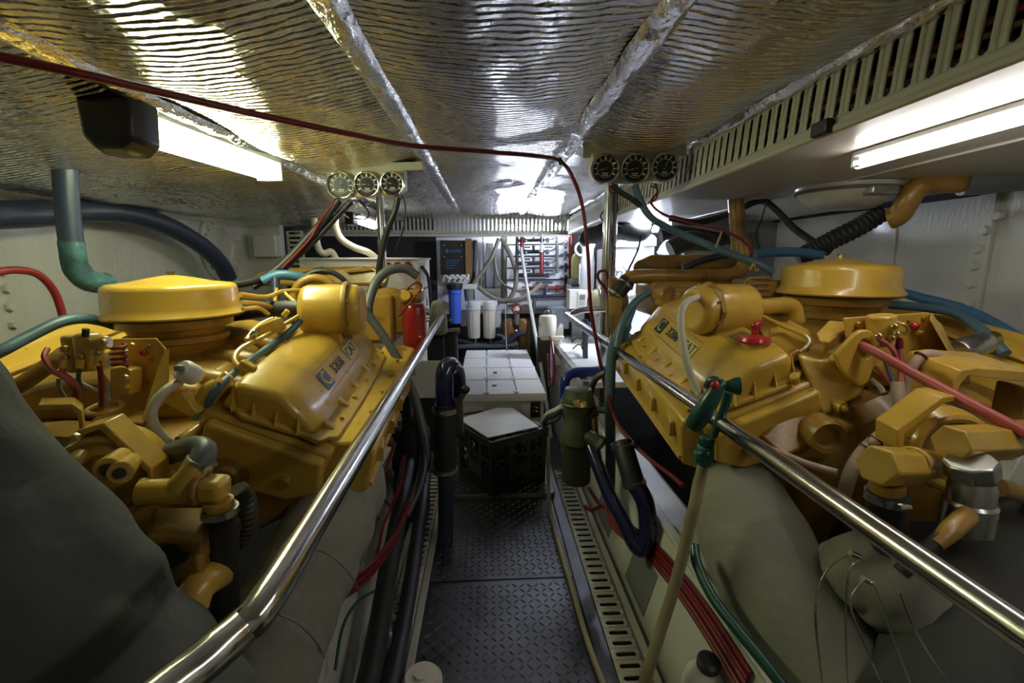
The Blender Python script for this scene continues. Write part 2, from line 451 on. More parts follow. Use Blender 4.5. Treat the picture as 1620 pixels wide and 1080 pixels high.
MB().slotted((1.14, 2.80, 1.10), (1, 0, 0), (0, 0, 1), 18, .03, .12, .085, .012).build('slotted_plate', 'grey_metal', tr, solid=.003)
# frames and bolts of the hull sides
def wall_bolts(parent, pts, X):
    for a, b in pts:
        p = W(a, b, X=X); inst('bolt', BOLT_W, p, rot_to((-1 if X > 0 else 1, 0, 0)), parent)
f = MB().hexa([W(-60, 380, X=XL), W(-4, 380, X=XL), W(22, 560, X=XL), W(-60, 560, X=XL)], [p + V(.02, 0, 0) for p in (W(-60, 380, X=XL), W(-4, 380, X=XL), W(22, 560, X=XL), W(-60, 560, X=XL))]).build('frame_strap', 'hull_paint', wall_left, bev=.004)
wall_bolts(wall_left, [(0, 430), (8, 456), (13, 485), (19, 513)], XL + .02)
q = [W(1588, 300, X=XR), W(1560, 300, X=XR), W(1512, 520, X=XR), W(1548, 520, X=XR)]
MB().hexa(q, [p - V(.02, 0, 0) for p in q]).build('frame_strap', 'hull_paint', wall_right, bev=.004)
wall_bolts(wall_right, [(1582, 341), (1561, 365), (1549, 394), (1543, 421), (1538, 449), (1534, 480)], XR - .02)
q = [W(1425, 320, X=XR), W(1413, 320, X=XR), W(1398, 480, X=XR), W(1410, 480, X=XR)]
MB().hexa(q, [p - V(.008, 0, 0) for p in q]).build('weld_seam', 'hull_paint', wall_right, bev=.003)
# round bolted flange on the left side, white frame at the end of that side
cf = W(347, 392, X=XL)
fl = MB().lathe([(.0, 0), (.225, 0), (.225, .018), (.215, .022), (.125, .022), (.12, .012), (0, .012)], cf, (1, 0, 0), 40).build('round_flange', 'hull_paint', wall_left)
for k in range(18):
    a = 2 * PI * k / 18
    inst('bolt', BOLT_W, cf + V(.022, math.cos(a) * .185, math.sin(a) * .185), rot_to((1, 0, 0)), wall_left)
MB().box((XL + .10, 3.55, .72), (.28, .06, 1.5)).build('frame_post', 'hull_paint', wall_left, bev=.008)
MB().box((XL + .16, 3.47, 1.15), (.16, .10, .16)).build('frame_bracket', 'hull_paint', wall_left, bev=.008)
g = MB().slotted((XL + .24, 3.6, .95), (0, 0, 1), (1, 0, 0), 9, .035, .13, .09, .016).build('slotted_plate', 'valance_paint', wall_left, solid=.003)

# ceiling: quilted foil insulation between taped battens
def ceil_z(x):
    if x < -.24: return 1.45 - (-.24 - x) * .115
    return 1.45
ceiling = struct(MB().hexa([V(-1.8, -.85, 1.50), V(1.85, -.85, 1.50), V(1.85, 4.25, 1.50), V(-1.8, 4.25, 1.50)], [V(-1.8, -.85, 1.6), V(1.85, -.85, 1.6), V(1.85, 4.25, 1.6), V(-1.8, 4.25, 1.6)]).build('ceiling', 'dark_void'))
EDGES = [XL, -.72, -.24, .30, .745]
for bi in range(4):
    x0, x1 = EDGES[bi], EDGES[bi + 1]
    def fn(s, t, x0=x0, x1=x1):
        x = x0 + (x1 - x0) * s; y = -.75 + 4.9 * t
        sag = .026 * math.sin(PI * s) * (1 + .5 * mnoise.noise(V(x * 2, y * 1.5, bi)))
        return Vector((x, y, ceil_z(x) - sag - .010 * mnoise.noise(V(x * 5, y * 4, 3.3)) - .004 * mnoise.noise(V(x * 14, y * 11, 1.3))))
    p, F = quad_grid(fn, 26, 150)
    MB().add(p, F).build('foil_panel', 'foil', ceiling, ang=180)
for bx, wd in ((-.72, .05), (-.24, .062), (.30, .062), (.715, .04)):
    def fn(s, t):
        x = bx + (s - .5) * wd * (1 + .25 * mnoise.noise(V(0, t * 30, bx))); y = -.75 + 4.9 * t
        ridge = .018 * (1 - abs(2 * s - 1) ** 3)
        return Vector((x, y, ceil_z(x) - .004 - ridge - .006 * mnoise.noise(V(x * 40, y * 14, bx * 7))))
    p, F = quad_grid(fn, 8, 220)
    MB().add(p, F).build('tape_strip', 'foil_tape', ceiling, ang=180)

def SOF(y): return 1.329 - .0143 * y      # underside of the soffit
# slotted valances: along the right side and across the back
val = struct(MB().slotted((.715, .30, SOF(.3) - .004), (0, 1, -.0143), (.06, 0, 1), 96, .04, .15, .096, .015, off=-.004).build('trim_3', 'valance_paint', solid=.004))
MB().tube([(.712, .25, SOF(.25) - .002), (.712, 4.15, SOF(4.15) - .002)], .009, 8, 1).build('valance_lip', 'valance_paint', val)
val2 = struct(MB().slotted((-1.62, 4.06, 1.262), (1, 0, 0), (0, 0, 1), 68, .0345, .19, .10, .014, off=-.008).build('trim_4', 'valance_paint', solid=.004))
MB().box((-.45, 4.06, 1.257), (2.36, .03, .02)).build('valance_lip', 'valance_paint', val2, bev=.003)
MB().box(W(1300, 203, X=.700), (.016, .05, .03)).build('valance_clip', 'black_plastic', val, bev=.004)
# loom of cables lying behind the right valance, seen through the slots
for k in range(5):
    pts = [Vector((.775 + .012 * (k % 3) + .01 * random.random(), .3 + i * .3, 1.335 + .02 * k + .012 * random.uniform(-1, 1))) for i in range(13)]
    tag(MB().tube(pts, .007, 6, 3).build('loom_cable', ['wire_black', 'dark_red', 'grey_rubber', 'brass', 'dark_red'][k]),
        ['black', 'upper dark red', 'grey', 'brass coloured', 'topmost dark red'][k] + ' cable behind the slots of the right valance', 'cable', 'cables behind the right valance')
# plywood soffit right of the valance
soffit = struct(MB().hexa([V(.71, -.8, SOF(-.8)), V(1.81, -.8, SOF(-.8)), V(1.81, 4.1, SOF(4.1)), V(.71, 4.1, SOF(4.1))], [V(.71, -.8, SOF(-.8) + .02), V(1.81, -.8, SOF(-.8) + .02), V(1.81, 4.1, SOF(4.1) + .02), V(.71, 4.1, SOF(4.1) + .02)]).build('trim_5', 'soffit_paint', bev=.004))
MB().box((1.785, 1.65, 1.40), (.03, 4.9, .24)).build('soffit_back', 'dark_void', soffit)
MB().tube([(1.18, .2, SOF(.2)), (1.2, 4.0, SOF(4.0))], .006, 6, 1).build('soffit_bead', 'soffit_paint', soffit)

# ================================================================ LAMPS
def lens_lamp(p0, p1, w, h, label, m, name='ceiling_lamp'):
    t = thing(name, label, 'lamp')
    p0 = Vector(p0); p1 = Vector(p1); d = (p1 - p0).normalized(); x = Vector((0, 0, 1)).cross(d).normalized(); z = d.cross(x)
    sec = [(-.5, .5), (-.5, .1), (-.36, -.34), (-.15, -.5), (.15, -.5), (.36, -.34), (.5, .1), (.5, .5)]
    MB().rings([[p + x * a * w + z * b * h for a, b in sec] for p in (p0, p1)]).build('lens', m, t, ang=60)
    MB().rings([[p + x * a * w * 1.06 + z * (b * .016 + h * .5 + .008) for a, b in ((-.5, .5), (-.5, -.5), (.5, -.5), (.5, .5))] for p in (p0 - d * .02, p1 + d * .01)]).build('backing_tray', 'clean_white', t)
    return t, d, x, z
la, d, x, z = lens_lamp(W(212, 203, Z=1.335), W(425, 272, Z=1.345), .082, .055, 'lit lamp with glowing lens and black end box above the left engine', 'lamp_left')
q0 = W(212, 203, Z=1.335)
sec = [(-.62, .62), (-.55, -.55), (-.3, -.85), (.35, -.85), (.6, -.5), (.62, .62)]
MB().rings([[p + x * a * .1 * s_ + z * b * .075 * s_ for a, b in sec] for p, s_ in ((q0 + d * .002, 1.0), (q0 - d * .045, 1.02), (q0 - d * .075, .86))]).build('end_box', 'black_plastic', la, bev=.008)
q1 = W(425, 272, Z=1.345)
MB().box(q1 + d * .01, (.09, .022, .06), Matrix((x, d, z)).transposed()).build('end_cap', 'grey_plastic', la, bev=.004)
# bare tube under the right soffit
t = thing('tube_lamp', 'long lit white fluorescent tube under the right soffit', 'lamp')
a = W(1357, 259, Z=1.284); a2 = W(1620, 185, Z=1.292); b = a + (a2 - a).normalized() * 1.25
MB().tube([a, b], .0125, 12, 1).build('tube', 'lamp_right', t)
dd = (b - a).normalized()
MB().box(a.lerp(b, .5) + V(0, 0, .021), (.034, (a - b).length, .012), Matrix((Vector((0, 0, 1)).cross(dd).normalized(), dd, dd.cross(Vector((0, 0, 1)).cross(dd)).normalized() * -1)).transposed()).build('batten', 'clean_white', t, bev=.003)
MB().box(a + V(0, -.004, .008), (.022, .03, .036)).build('lamp_holder', 'clean_white', t, bev=.004)
# small lamp behind the left gauges
ls, d, x, z = lens_lamp(W(566, 348, Y=2.75), W(592, 357, Y=2.98), .055, .04, 'small lit lamp hanging near the back valance behind the left gauges', 'lamp_small')
MB().box(W(556, 346, Y=2.70), (.05, .07, .07), Matrix((x, d, z)).transposed()).build('end_box', 'black_plastic', ls, bev=.006)
# lamp over the white generator at the back and over the pipe board
lens_lamp(V(.80, 3.02, 1.25), V(1.12, 3.02, 1.25), .06, .04, 'lit white lamp under the soffit above the white generator', 'lamp_back')
lens_lamp(V(.12, 4.135, 1.335), V(.66, 4.135, 1.335), .06, .04, 'lit lamp tucked behind the back valance above the pipe board', 'lamp_board')
# ================================================================ ENGINES
INCL = 8.7 * D2R
def engine_matrix(xc, z0, side):
    return Matrix.Translation((xc, 1.4, z0)) @ Matrix.Rotation(INCL, 4, 'X') @ Matrix.Diagonal((side, 1, 1, 1))
def ext(M, sec, v0, v1):
    return MB(M).rings([[Vector((a, v, b)) for a, b in sec] for v in (v0, v1)])
def dome(M, sec, vs_, cs):
    # section swept along v, scaled about its middle (for rounded ends)
    cu = sum(a for a, b in sec) / len(sec); cw = min(b for a, b in sec)
    return MB(M).rings([[Vector((cu + (a - cu) * s, v, cw + (b - cw) * (s if s < 1 else 1))) for a, b in sec] for v, s in zip(vs_, cs)])

def engine_core(xc, z0, side, label, dec):
    E = thing('marine_engine', label, 'engine', 'twin diesel engines')
    M = engine_matrix(xc, z0, side)
    R3 = Matrix.Rotation(INCL, 3, 'X')
    P = lambda u, v, w: M @ Vector((u, v, w))
    # block, oil pan, bell housing
    blk = [(-.48, -.10), (-.25, .03), (0, .01), (.25, .03), (.49, -.09), (.40, -.2), (.24, -.28), (.20, -.42), (-.20, -.42), (-.24, -.28), (-.40, -.2)]
    ext(M, blk, -.41, .33).build('engine_block', 'yellow_dirty', E, bev=.012)
    ext(M, [(-.17, -.42), (.17, -.42), (.13, -.52), (-.13, -.52)], -.38, .3).build('oil_pan', 'yellow_dirty', E, bev=.01)
    MB(M).lathe([(.0, 0), (.17, 0), (.20, .02), (.285, .05), (.30, .09), (0, .09)], (0, -.50, -.22), (0, 1, 0), 36).build('bell_housing', 'yellow_dirty', E)
    for s in (1, -1):
        hd = [(s * .285, .105), (s * .545, -.018), (s * .50, -.10), (s * .24, .02)]
        h = ext(M, hd, -.415, .235).build('cylinder_head', 'yellow_paint', E, bev=.01)
        if s == 1:
            # end casting: lip, bosses, plugs
            lip = [(.16, -.02), (.27, .02), (.30, .085), (.53, -.025), (.515, -.10), (.44, -.12), (.36, -.09), (.25, -.10), (.18, -.08)]
            ext(M, lip, -.442, -.41).build('end_casting', 'yellow_paint', h, bev=.009, seg=3)
            MB(M).lathe([(0, -.012), (.022, -.012), (.026, 0), (.04, .004), (.042, .02), (0, .02)], (.33, -.452, -.04), (0, 1, 0), 24).build('core_plug', 'yellow_dirty', h)
            MB(M).lathe([(0, 0), (.012, 0), (.016, .02), (0, .02)], (.445, -.455, -.065), (0, 1, 0), 14).build('boss', 'yellow_dirty', h)
            MB(M).cyl((.255, -.46, .05), (.27, -.40, .055), .014, seg=12).build('boss', 'yellow_paint', h)
            inst('bolt', BOLT_Y, P(.255, -.462, .05), R3 @ rot_to((0, -1, 0)), h)
        # valve cover on the head
        body = [(s * .325, .085), (s * .34, .148), (s * .352, .158), (s * .435, .135), (s * .45, .122), (s * .505, .045), (s * .512, .012)]
        vc = dome(M, body, [-.395, -.385, -.35, -.325, .14, .165, .19, .2], [.86, .95, .99, 1, 1, .99, .95, .88]).build('valve_cover', 'yellow_paint', E, bev=.008, seg=3)
        fl = MB(M); a = Vector((s * .235, 0, -.112)); o = Vector((s * .305, 0, .104)); n = Vector((s * .112, 0, .235)).normalized()
        out = []
        N_ = 44
        for k in range(N_):
            th = 2 * PI * k / N_; c, q = math.cos(th), math.sin(th)
            sx = (abs(c) ** .38) * (1 if c > 0 else -1); sy = (abs(q) ** .3) * (1 if q > 0 else -1)
            wob_ = 1 + .02 * math.cos(th * 11)
            out.append(o + a * (.5 + .53 * sx * wob_) + Vector((0, -.10 + .312 * sy * wob_, 0)))
        fl.rings([out, [p + n * .012 for p in out]])
        fl.build('cover_flange', 'yellow_paint', vc, bev=.003)
        if s == 1:
            rb = lambda p0, p1, p2, w=.0025: MB(M).prism([(0, 0), (1, 0), (0, 1)], p0, p1, p2, w)
            # fins at the near end and bosses along the lower edge
            for k, (uu, ww) in enumerate(((.345, .095), (.385, .075), (.43, .055), (.475, .034))):
                rb(Vector((uu, -.39, ww)), Vector((0, -.026, .0)), Vector((0, .01, .055))).build('fin', 'yellow_paint', vc)
            for k in range(5):
                v = -.34 + k * .118
                MB(M).hexa([Vector((.496, v - .016, .015)), Vector((.496, v + .016, .015)), Vector((.538, v + .012, -.005)), Vector((.538, v - .012, -.005))],
                           [Vector((.495, v - .012, .045)), Vector((.495, v + .012, .045)), Vector((.53, v + .009, .014)), Vector((.53, v - .009, .014))]).build('bolt_boss', 'yellow_paint', vc, bev=.004)
                inst('bolt', BOLT_Y, P(.53, v + .05, .008), R3 @ rot_to((side * .43, 0, .9)), vc)
                rb(Vector((.33, v + .03, .10)), Vector((-.022, 0, .005)), Vector((.006, 0, .04)), .003).build('fin', 'yellow_paint', vc)
                inst('bolt', BOLT_Y, P(.312, v + .05, .112), R3 @ rot_to((side * .43, 0, .9)), vc)
            # printed emblem and model number on the sloping face
            e1 = P(.478, 0, .0835); up = (P(.45, 0, .122) - P(.505, 0, .045)).normalized(); al = (P(0, 1, 0) - P(0, 0, 0)).normalized()
            if side < 0: al = -al
            nn = al.cross(up); 
            def at(v, h=0.0): return P(.478, v, .0835) + nn * .0016 + up * h
            v1, v2, v3 = dec
            MB().box(at(v1), (.05, .05, .0015), Matrix((al, up, nn)).transposed()).build('emblem', 'emblem_dark', vc)
            text_mesh('emblem_letter', 'C', .058, at(v1, 0) + nn * .001, al, up, 'yellow_paint', vc)
            text_mesh('model_number', '3208', .042, at(v2, 0), al, up, 'emblem_dark', vc)
            MB().box(at(v3), (.085, .044, .0015), Matrix((al, up, nn)).transposed()).build('decal', 'pale_decal', vc)
            text_mesh('decal_letters', 'CAT', .040, at(v3, 0) + nn * .001, al, up, 'emblem_dark', vc)
            # scribed lines beside the print
            MB().box(at((v1 + v3) / 2, .033), (.30, .0016, .001), Matrix((al, up, nn)).transposed()).build('pinstripe', 'yellow_dirty', vc)
            MB().box(at((v1 + v3) / 2, -.033), (.30, .0016, .001), Matrix((al, up, nn)).transposed()).build('pinstripe', 'yellow_dirty', vc)
        # exhaust manifold along the side
        mu = lambda u: s * (.51 + (u - .51) * (1.75 if side > 0 else 1.0)) if u > .51 else s * u
        man = [(s * .51, -.005), (mu(.55), -.008), (mu(.575), -.022), (mu(.58), -.045), (mu(.562), -.145), (mu(.52), -.16), (s * .48, -.12)]
        mf = ext(M, man, -.38, .32).build('exhaust_manifold', 'yellow_paint', E, bev=.007)
        if s == 1:
            for k in range(5):
                v = -.34 + k * .135
                MB(M).hexa([Vector((mu(.562), v, -.085)), Vector((mu(.562), v + .05, -.085)), Vector((mu(.578), v + .05, -.045)), Vector((mu(.578), v, -.045))],
                           [Vector((mu(.578) + .012, v, -.088)), Vector((mu(.562) + .010, v + .05, -.085)), Vector((mu(.578) + .005, v + .05, -.045)), Vector((mu(.578) + .014, v, -.048))]).build('manifold_tab', 'yellow_paint', mf, bev=.003)
            MB(M).tube([(mu(.566), -.37, -.13), (mu(.566), .31, -.13)], .007, 8, 1).build('manifold_rib', 'yellow_paint', mf)
            for k in range(6):
                inst('bolt', BOLT_Y, P(mu(.555), -.35 + k * .125, -.01), R3 @ rot_to((side * .2, 0, 1)), mf)
    # valley: inlet plenum, runners
    pl = ext(M, [(-.24, .02), (-.20, .10), (-.10, .125), (.10, .125), (.20, .10), (.24, .02)], -.30, .22).build('inlet_plenum', 'yellow_dirty', E, bev=.012)
    for k in range(4):
        MB(M).tube([(.12, -.24 + .14 * k, .10), (.2, -.24 + .14 * k, .10), (.28, -.24 + .14 * k, .075)], .026, 12, 5).build('inlet_runner', 'yellow_dirty', pl)
    return E, M, P

def air_cleaner(E, c, r, zb, zt, zd, lab):
    # c: x,y of the axis; zb rim, zt shoulder, zd crown
    zd = zt + (zd - zt) * .6
    h = zt - zb
    prof = [(r * 1.075, 0), (r * 1.085, h * .05), (r * 1.03, h * .18), (r * 1.0, h * .30), (r * .985, h * .82), (r * .965, h * .93), (r * .90, h * 1.0),
            (r * .62, h + (zd - zt) * .25), (r * .34, h + (zd - zt) * .72), (r * .12, zd - zb), (r * .02, zd - zb + .001)]
    cv = MB().lathe(prof, (c[0], c[1], zb), seg=56).build('air_cleaner_cover', 'yellow_paint', E, label=lab, ang=50)
    MB().lathe([(r * 1.0, -.006), (r * 1.06, -.002), (r * 1.06, .004), (r * .9, .004)], (c[0], c[1], zb), seg=48).build('rubber_seal', 'black_rubber', cv)
    k = MB().cyl((c[0], c[1], zd), (c[0], c[1], zd + .010), .006, seg=8)
    k.box((c[0] + .007, c[1], zd + .008), (.010, .003, .007)); k.box((c[0] - .007, c[1], zd + .008), (.010, .003, .007))
    k.build('wing_nut', 'brass', cv)
    b = MB().lathe([(r * .5, -.16), (r * .62, -.12), (r * .70, -.09), (r * .72, -.075), (r * .78, -.07), (r * .78, -.055), (r * .70, -.05), (r * .74, -.035), (r * .86, -.03), (r * .88, -.008), (r * .5, -.004)],
                   (c[0], c[1], zb), seg=48).build('air_cleaner_base', 'yellow_dirty', E)
    return cv

def breather(E, c, ax, r, L_, lab, capdir=1):
    # horizontal canister: body, band, cap, saddle
    c = Vector(c); ax = Vector(ax).normalized()
    b = MB().lathe([(0, -L_ * .5), (r * .80, -L_ * .5), (r * .93, -L_ * .46), (r, -L_ * .38), (r, L_ * .2)], c, ax, 36).build('breather_canister', 'yellow_paint', E, label=lab, ang=50)
    MB().lathe([(r * 1.0, L_ * .17), (r * 1.09, L_ * .17), (r * 1.11, L_ * .19), (r * 1.11, L_ * .24), (r * 1.02, L_ * .25)], c, ax, 8 if capdir < 0 else 36).build('canister_band', 'yellow_dirty', b)
    MB().lathe([(r * .98, L_ * .24), (r * .96, L_ * .36), (r * .86, L_ * .45), (r * .70, L_ * .47), (r * .62, L_ * .455), (0, L_ * .455)], c, ax, 36).build('canister_cap', 'yellow_paint', b, ang=50)
    x, y, _ = frame_of(ax)
    for k in range(8):
        a = 2 * PI * (k + .5) / 8
        inst('bolt', BOLT_YS, c + ax * L_ * .25 + (x * math.cos(a) + y * math.sin(a)) * r * 1.05, rot_to(ax), b)
    MB().box(c - Vector((0, 0, r * .95)) - ax * L_ * .1, (L_ * .55, r * 1.3, r * .5)).build('canister_saddle', 'yellow_paint', b, bev=.008)
    return b

def tb(E, name, pts, r, m, seg=10, sm=5, **k):
    return MB().tube(PP(pts), r, seg, sm, **k).build(name, m, E)
def plate(E, name, px, D, th, m='yellow_paint', bev=.002, back=None):
    # flat plate through pixel corners at distance D, given thickness towards the back
    f_ = [W(a, b, Y=D) for a, b in px]
    return MB().rings([f_, [p + V(0, th, 0) for p in f_]]).build(name, m, E, bev=bev)
def hexnut(E, name, p0, p1, r, m, seg=6, bev=.003):
    return MB().cyl(p0, p1, r, seg=seg).build(name, m, E, bev=bev, ang=20)

# ---------------------------------------------------------------- left engine
EL, ML, PL = engine_core(-.90, .694, 1, 'yellow diesel engine on the left with black breather hose and red fuel filter', (-.215, -.115, .01))
cA = W(275, 470, Y=1.335)
air_cleaner(EL, (cA.x, 1.335), .160, .898, .985, 1.022, 'bright yellow round air cleaner lid')
bc = W(530, 491, Y=1.42)
breather(EL, bc, (1, .12, 0), .080, .185, 'yellow breather canister lying on the valve cover')
tb(EL, 'breather_hose', [(488, 489, 1.42), (450, 488, 1.43), (415, 490, 1.45), (385, 494, 1.48), (340, 500, 1.5)], .025, 'black_rubber', 14)
clamp(W(481, 489, Y=1.42), (1, .1, 0), .026, EL, .014)
# spin-on fuel filter, filter head
pf = W(656, 517, Y=1.80)
ff = MB().lathe([(0, -.095), (.035, -.095), (.045, -.085), (.047, -.07), (.047, .075), (.043, .088), (.04, .092), (0, .092)], pf, seg=28).build('fuel_filter', 'red_paint', EL, label='red spin-on fuel filter')
MB().box(pf + V(-.005, .0, .125), (.085, .085, .055)).build('filter_head', 'yellow_dirty', EL, bev=.01)
MB().cyl(pf + V(-.02, -.045, .13), pf + V(-.02, -.065, .13), .018, seg=14).build('filter_plug', 'yellow_paint', EL)
MB().cyl(pf + V(.022, -.04, .125), pf + V(.022, -.058, .125), .012, seg=6).build('filter_plug', 'brass', EL)
MB().box(pf + V(-.10, .03, .05), (.13, .03, .16)).build('filter_bracket', 'yellow_dirty', EL, bev=.008)
MB().cyl(pf + V(.02, 0, .15), pf + V(.02, 0, .21), .011, seg=12).build('filter_union', 'brass', EL)
tb(EL, 'filter_wire', [(640, 470, 1.76), (648, 452, 1.76), (662, 447, 1.76), (664, 460, 1.76), (630, 500, 1.7)], .005, 'red_cable', 8)
# tank and front drive behind the canister
tk = MB().rings([PP([(405, 452, 1.95), (612, 452, 1.92), (618, 436, 1.92), (592, 420, 1.94), (430, 425, 1.97), (400, 436, 1.97)]), PP([(415, 452, 2.18), (605, 450, 2.15), (608, 436, 2.15), (588, 422, 2.17), (436, 426, 2.2), (410, 436, 2.2)])]).build('expansion_tank', 'yellow_dirty', EL, bev=.014, seg=3)
MB().hexa(PP([(475, 431, 1.93), (510, 423, 1.93), (530, 430, 1.93), (480, 436, 1.93)]), PP([(478, 428, 2.15), (510, 421, 2.15), (530, 427, 2.15), (482, 432, 2.15)])).build('tank_cleat', 'yellow_dirty', tk, bev=.004)
MB().hexa(PP([(545, 428, 1.92), (578, 420, 1.92), (592, 428, 1.92), (550, 432, 1.92)]), PP([(548, 425, 2.15), (578, 419, 2.15), (590, 425, 2.15), (552, 428, 2.15)])).build('tank_cleat', 'yellow_dirty', tk, bev=.004)
MB().torus(W(500, 472, Y=1.72), (.25, -1, .1), .075, .016, 28, 10).build('pulley_guard', 'yellow_dirty', EL)
MB().torus(W(512, 470, Y=1.78), (.25, -1, .1), .10, .010, 28, 8).build('drive_belt', 'black_rubber', EL)
MB().lathe([(0, 0), (.085, 0), (.10, .02), (.10, .06), (0, .06)], W(612, 495, Y=1.85), (0, 1, 0), 28).build('pulley', 'yellow_dirty', EL)
MB().box(W(570, 500, Y=1.9), (.32, .2, .2)).build('front_cover', 'yellow_dirty', EL, bev=.02)
# steel fuel lines beside the air cleaner
for k, pts in enumerate(([(380, 466, 1.30), (420, 470, 1.4), (448, 461, 1.5), (486, 459, 1.6)], [(382, 478, 1.28), (412, 480, 1.36), (432, 486, 1.42)],
                         [(384, 489, 1.26), (408, 487, 1.33), (425, 497, 1.36)], [(448, 461, 1.5), (462, 474, 1.48), (474, 484, 1.46)], [(438, 456, 1.5), (436, 472, 1.48), (434, 484, 1.46)])):
    tb(EL, 'fuel_line', pts, .0055 if k else .0075, 'yellow_paint', 8)
for pts in ([(472, 500, 1.33), (448, 514, 1.28), (420, 531, 1.22), (400, 541, 1.17), (380, 552, 1.12), (371, 566, 1.08), (377, 578, 1.06), (394, 588, 1.05)],
            [(432, 504, 1.30), (416, 511, 1.27), (402, 522, 1.22), (390, 538, 1.16)]):
    tb(EL, 'fuel_line', pts, .0062, 'yellow_paint', 8)
MB().box(W(391, 581, Y=1.06), (.034, .022, .024), Matrix.Rotation(.6, 3, 'Y')).build('line_clip', 'yellow_paint', EL, bev=.003)
MB().box(W(424, 520, Y=1.26), (.075, .05, .035), Matrix.Rotation(-.4, 3, 'Y')).build('injector_block', 'yellow_paint', EL, bev=.005)
for k, (a, b, dpt) in enumerate(((398, 532, 1.18), (432, 512, 1.27), (448, 500, 1.33))):
    hexnut(EL, 'union_nut', W(a, b, Y=dpt), W(a + 8, b - 9, Y=dpt), .009, 'steel' if k == 0 else 'yellow_paint')
tb(EL, 'coolant_hose', [(478, 500, 1.36), (470, 513, 1.32), (450, 532, 1.27), (420, 553, 1.19), (385, 578, 1.10), (358, 600, 1.02), (344, 614, .985), (330, 634, .985), (312, 660, 1.02)], .0095, 'teal_hose', 10)
# sender with conduit
cs = W(296, 588, Y=.98); ax = Vector((-.15, -.75, .55)).normalized()
sd = MB().lathe([(0, -.025), (.020, -.025), (.0225, -.018), (.0225, .010), (.018, .016), (0, .016)], cs, ax, 20).build('sender', 'pvc_white', EL, label='white round sender')
MB().box(cs + ax * .022, (.018, .012, .012)).build('sender_terminal', 'grey_metal', sd, bev=.003)
tb(EL, 'conduit', [(284, 604, .98), (262, 618, .95), (245, 638, .93), (240, 660, .92), (250, 684, .93), (272, 702, .95), (296, 714, .97)], .0105, 'beige_hose', 10)
MB().hexa(PP([(318, 622, 1.0), (355, 584, 1.03), (372, 596, 1.02), (338, 640, .99)]), PP([(318, 640, 1.08), (355, 602, 1.1), (372, 614, 1.1), (338, 658, 1.08)])).build('thermostat_cover', 'yellow_paint', EL, bev=.006)
for a, b in ((322, 628), (350, 604)): inst('bolt', BOLT_Y, W(a, b, Y=.99), rot_to((-.3, -.6, .7)), EL)
MB().tube(PP([(316, 635, .99), (330, 618, .99), (345, 610, 1.0)]), .018, 12, 4).build('thermostat_neck', 'yellow_paint', EL)
plate(EL, 'angle_plate', [(258, 636), (285, 620), (312, 654), (300, 660)], .95, .03)
# electrical bracket with starter relay
brk = plate(EL, 'relay_bracket', [(178, 536), (246, 535), (261, 552), (266, 632), (226, 668), (170, 668)], 1.0, .006)
q = PP([(142, 667, .90), (226, 667, .90)]) + PP([(236, 640, 1.0), (172, 640, 1.0)])
MB().rings([q, [p - V(0, 0, .006) for p in q]]).build('bracket_shelf', 'yellow_paint', brk, bev=.002)
q = [W(258, 560, Y=1.0), W(268, 552, Y=.99), W(268, 632, Y=.95), W(228, 667, Y=.90), W(226, 662, Y=.90)]
MB().rings([q, [p + V(-.005, .004, 0) for p in q]]).build('bracket_rib', 'yellow_paint', brk, bev=.0015)
for a, b, m_ in ((212, 546, BOLT_Y), (238, 547, BOLT_YS), (242, 569, BOLT_YS), (235, 605, BOLT_YS)): inst('bolt', m_, W(a, b, Y=1.0), rot_to((0, -1, 0)), brk)
MB().sphere(W(227, 557, Y=.995), .008).build('red_button', 'red_cap', brk)
rl = MB().cyl(W(119, 552, Y=.93) + V(0, 0, -.045), W(119, 552, Y=.93) + V(0, 0, .028), .019, seg=20).build('starter_relay', 'yellow_paint', EL, bev=.005)
MB().box(W(142, 556, Y=.92), (.034, .04, .075)).build('relay_block', 'yellow_paint', EL, bev=.009)
MB().cyl(W(150, 545, Y=.9), W(172, 541, Y=.9), .013, seg=14).build('relay_post', 'yellow_paint', rl, bev=.003)
MB().cyl(W(135, 532, Y=.9), W(136, 520, Y=.9), .006, seg=10).build('relay_post', 'wire_black', rl)
for a, b in ((104, 551), (104, 565), (156, 557), (128, 563), (165, 541)): hexnut(rl, 'terminal_nut', W(a, b, Y=.90), W(a - 4, b + 1, Y=.885), .0075, 'brass')
for a, b in ((102, 568), (127, 568), (156, 564)): MB().cyl(W(a, b, Y=.888), W(a - 2, b + 14, Y=.885), .0065, seg=10).build('cable_lug', 'yellow_paint', rl)
MB().helix(W(187, 545, Y=.95), W(189, 580, Y=.95), .0125, .0032, 4.2).build('coil_lead', 'red_cable', EL, label='coiled red lead')
for pts, m_, rr in (([(156, 570, .885), (159, 590, .89), (160, 615, .90), (160, 642, .93)], 'red_cable', .0045), ([(75, 552, .9), (70, 565, .88), (82, 585, .87), (104, 598, .87), (117, 612, .88), (118, 628, .9)], 'pink_cable', .005),
                    ([(100, 580, .885), (99, 590, .88), (112, 600, .88), (122, 612, .88), (124, 628, .9)], 'pink_cable', .005), ([(126, 580, .89), (124, 600, .90), (130, 615, .92)], 'grey_rubber', .004),
                    ([(93, 598, .93), (94, 615, .93), (102, 628, .94)], 'tan_hose', .004), ([(125, 605, .93), (145, 615, .94), (165, 625, .95), (170, 640, .95)], 'tan_hose', .0045), ([(160, 590, .96), (168, 605, .96), (172, 635, .95)], 'tan_hose', .005)):
    tb(EL, 'lead', pts, rr, m_, 8)
MB().torus(W(166, 645, Y=.94), (0, -.15, 1), .028, .005, 20, 8).build('grommet', 'yellow_paint', EL)
MB().box(W(200, 600, Y=.97), (.042, .035, .055), Matrix.Rotation(.15, 3, 'Y')).build('circuit_breaker', 'yellow_paint', EL, bev=.004)
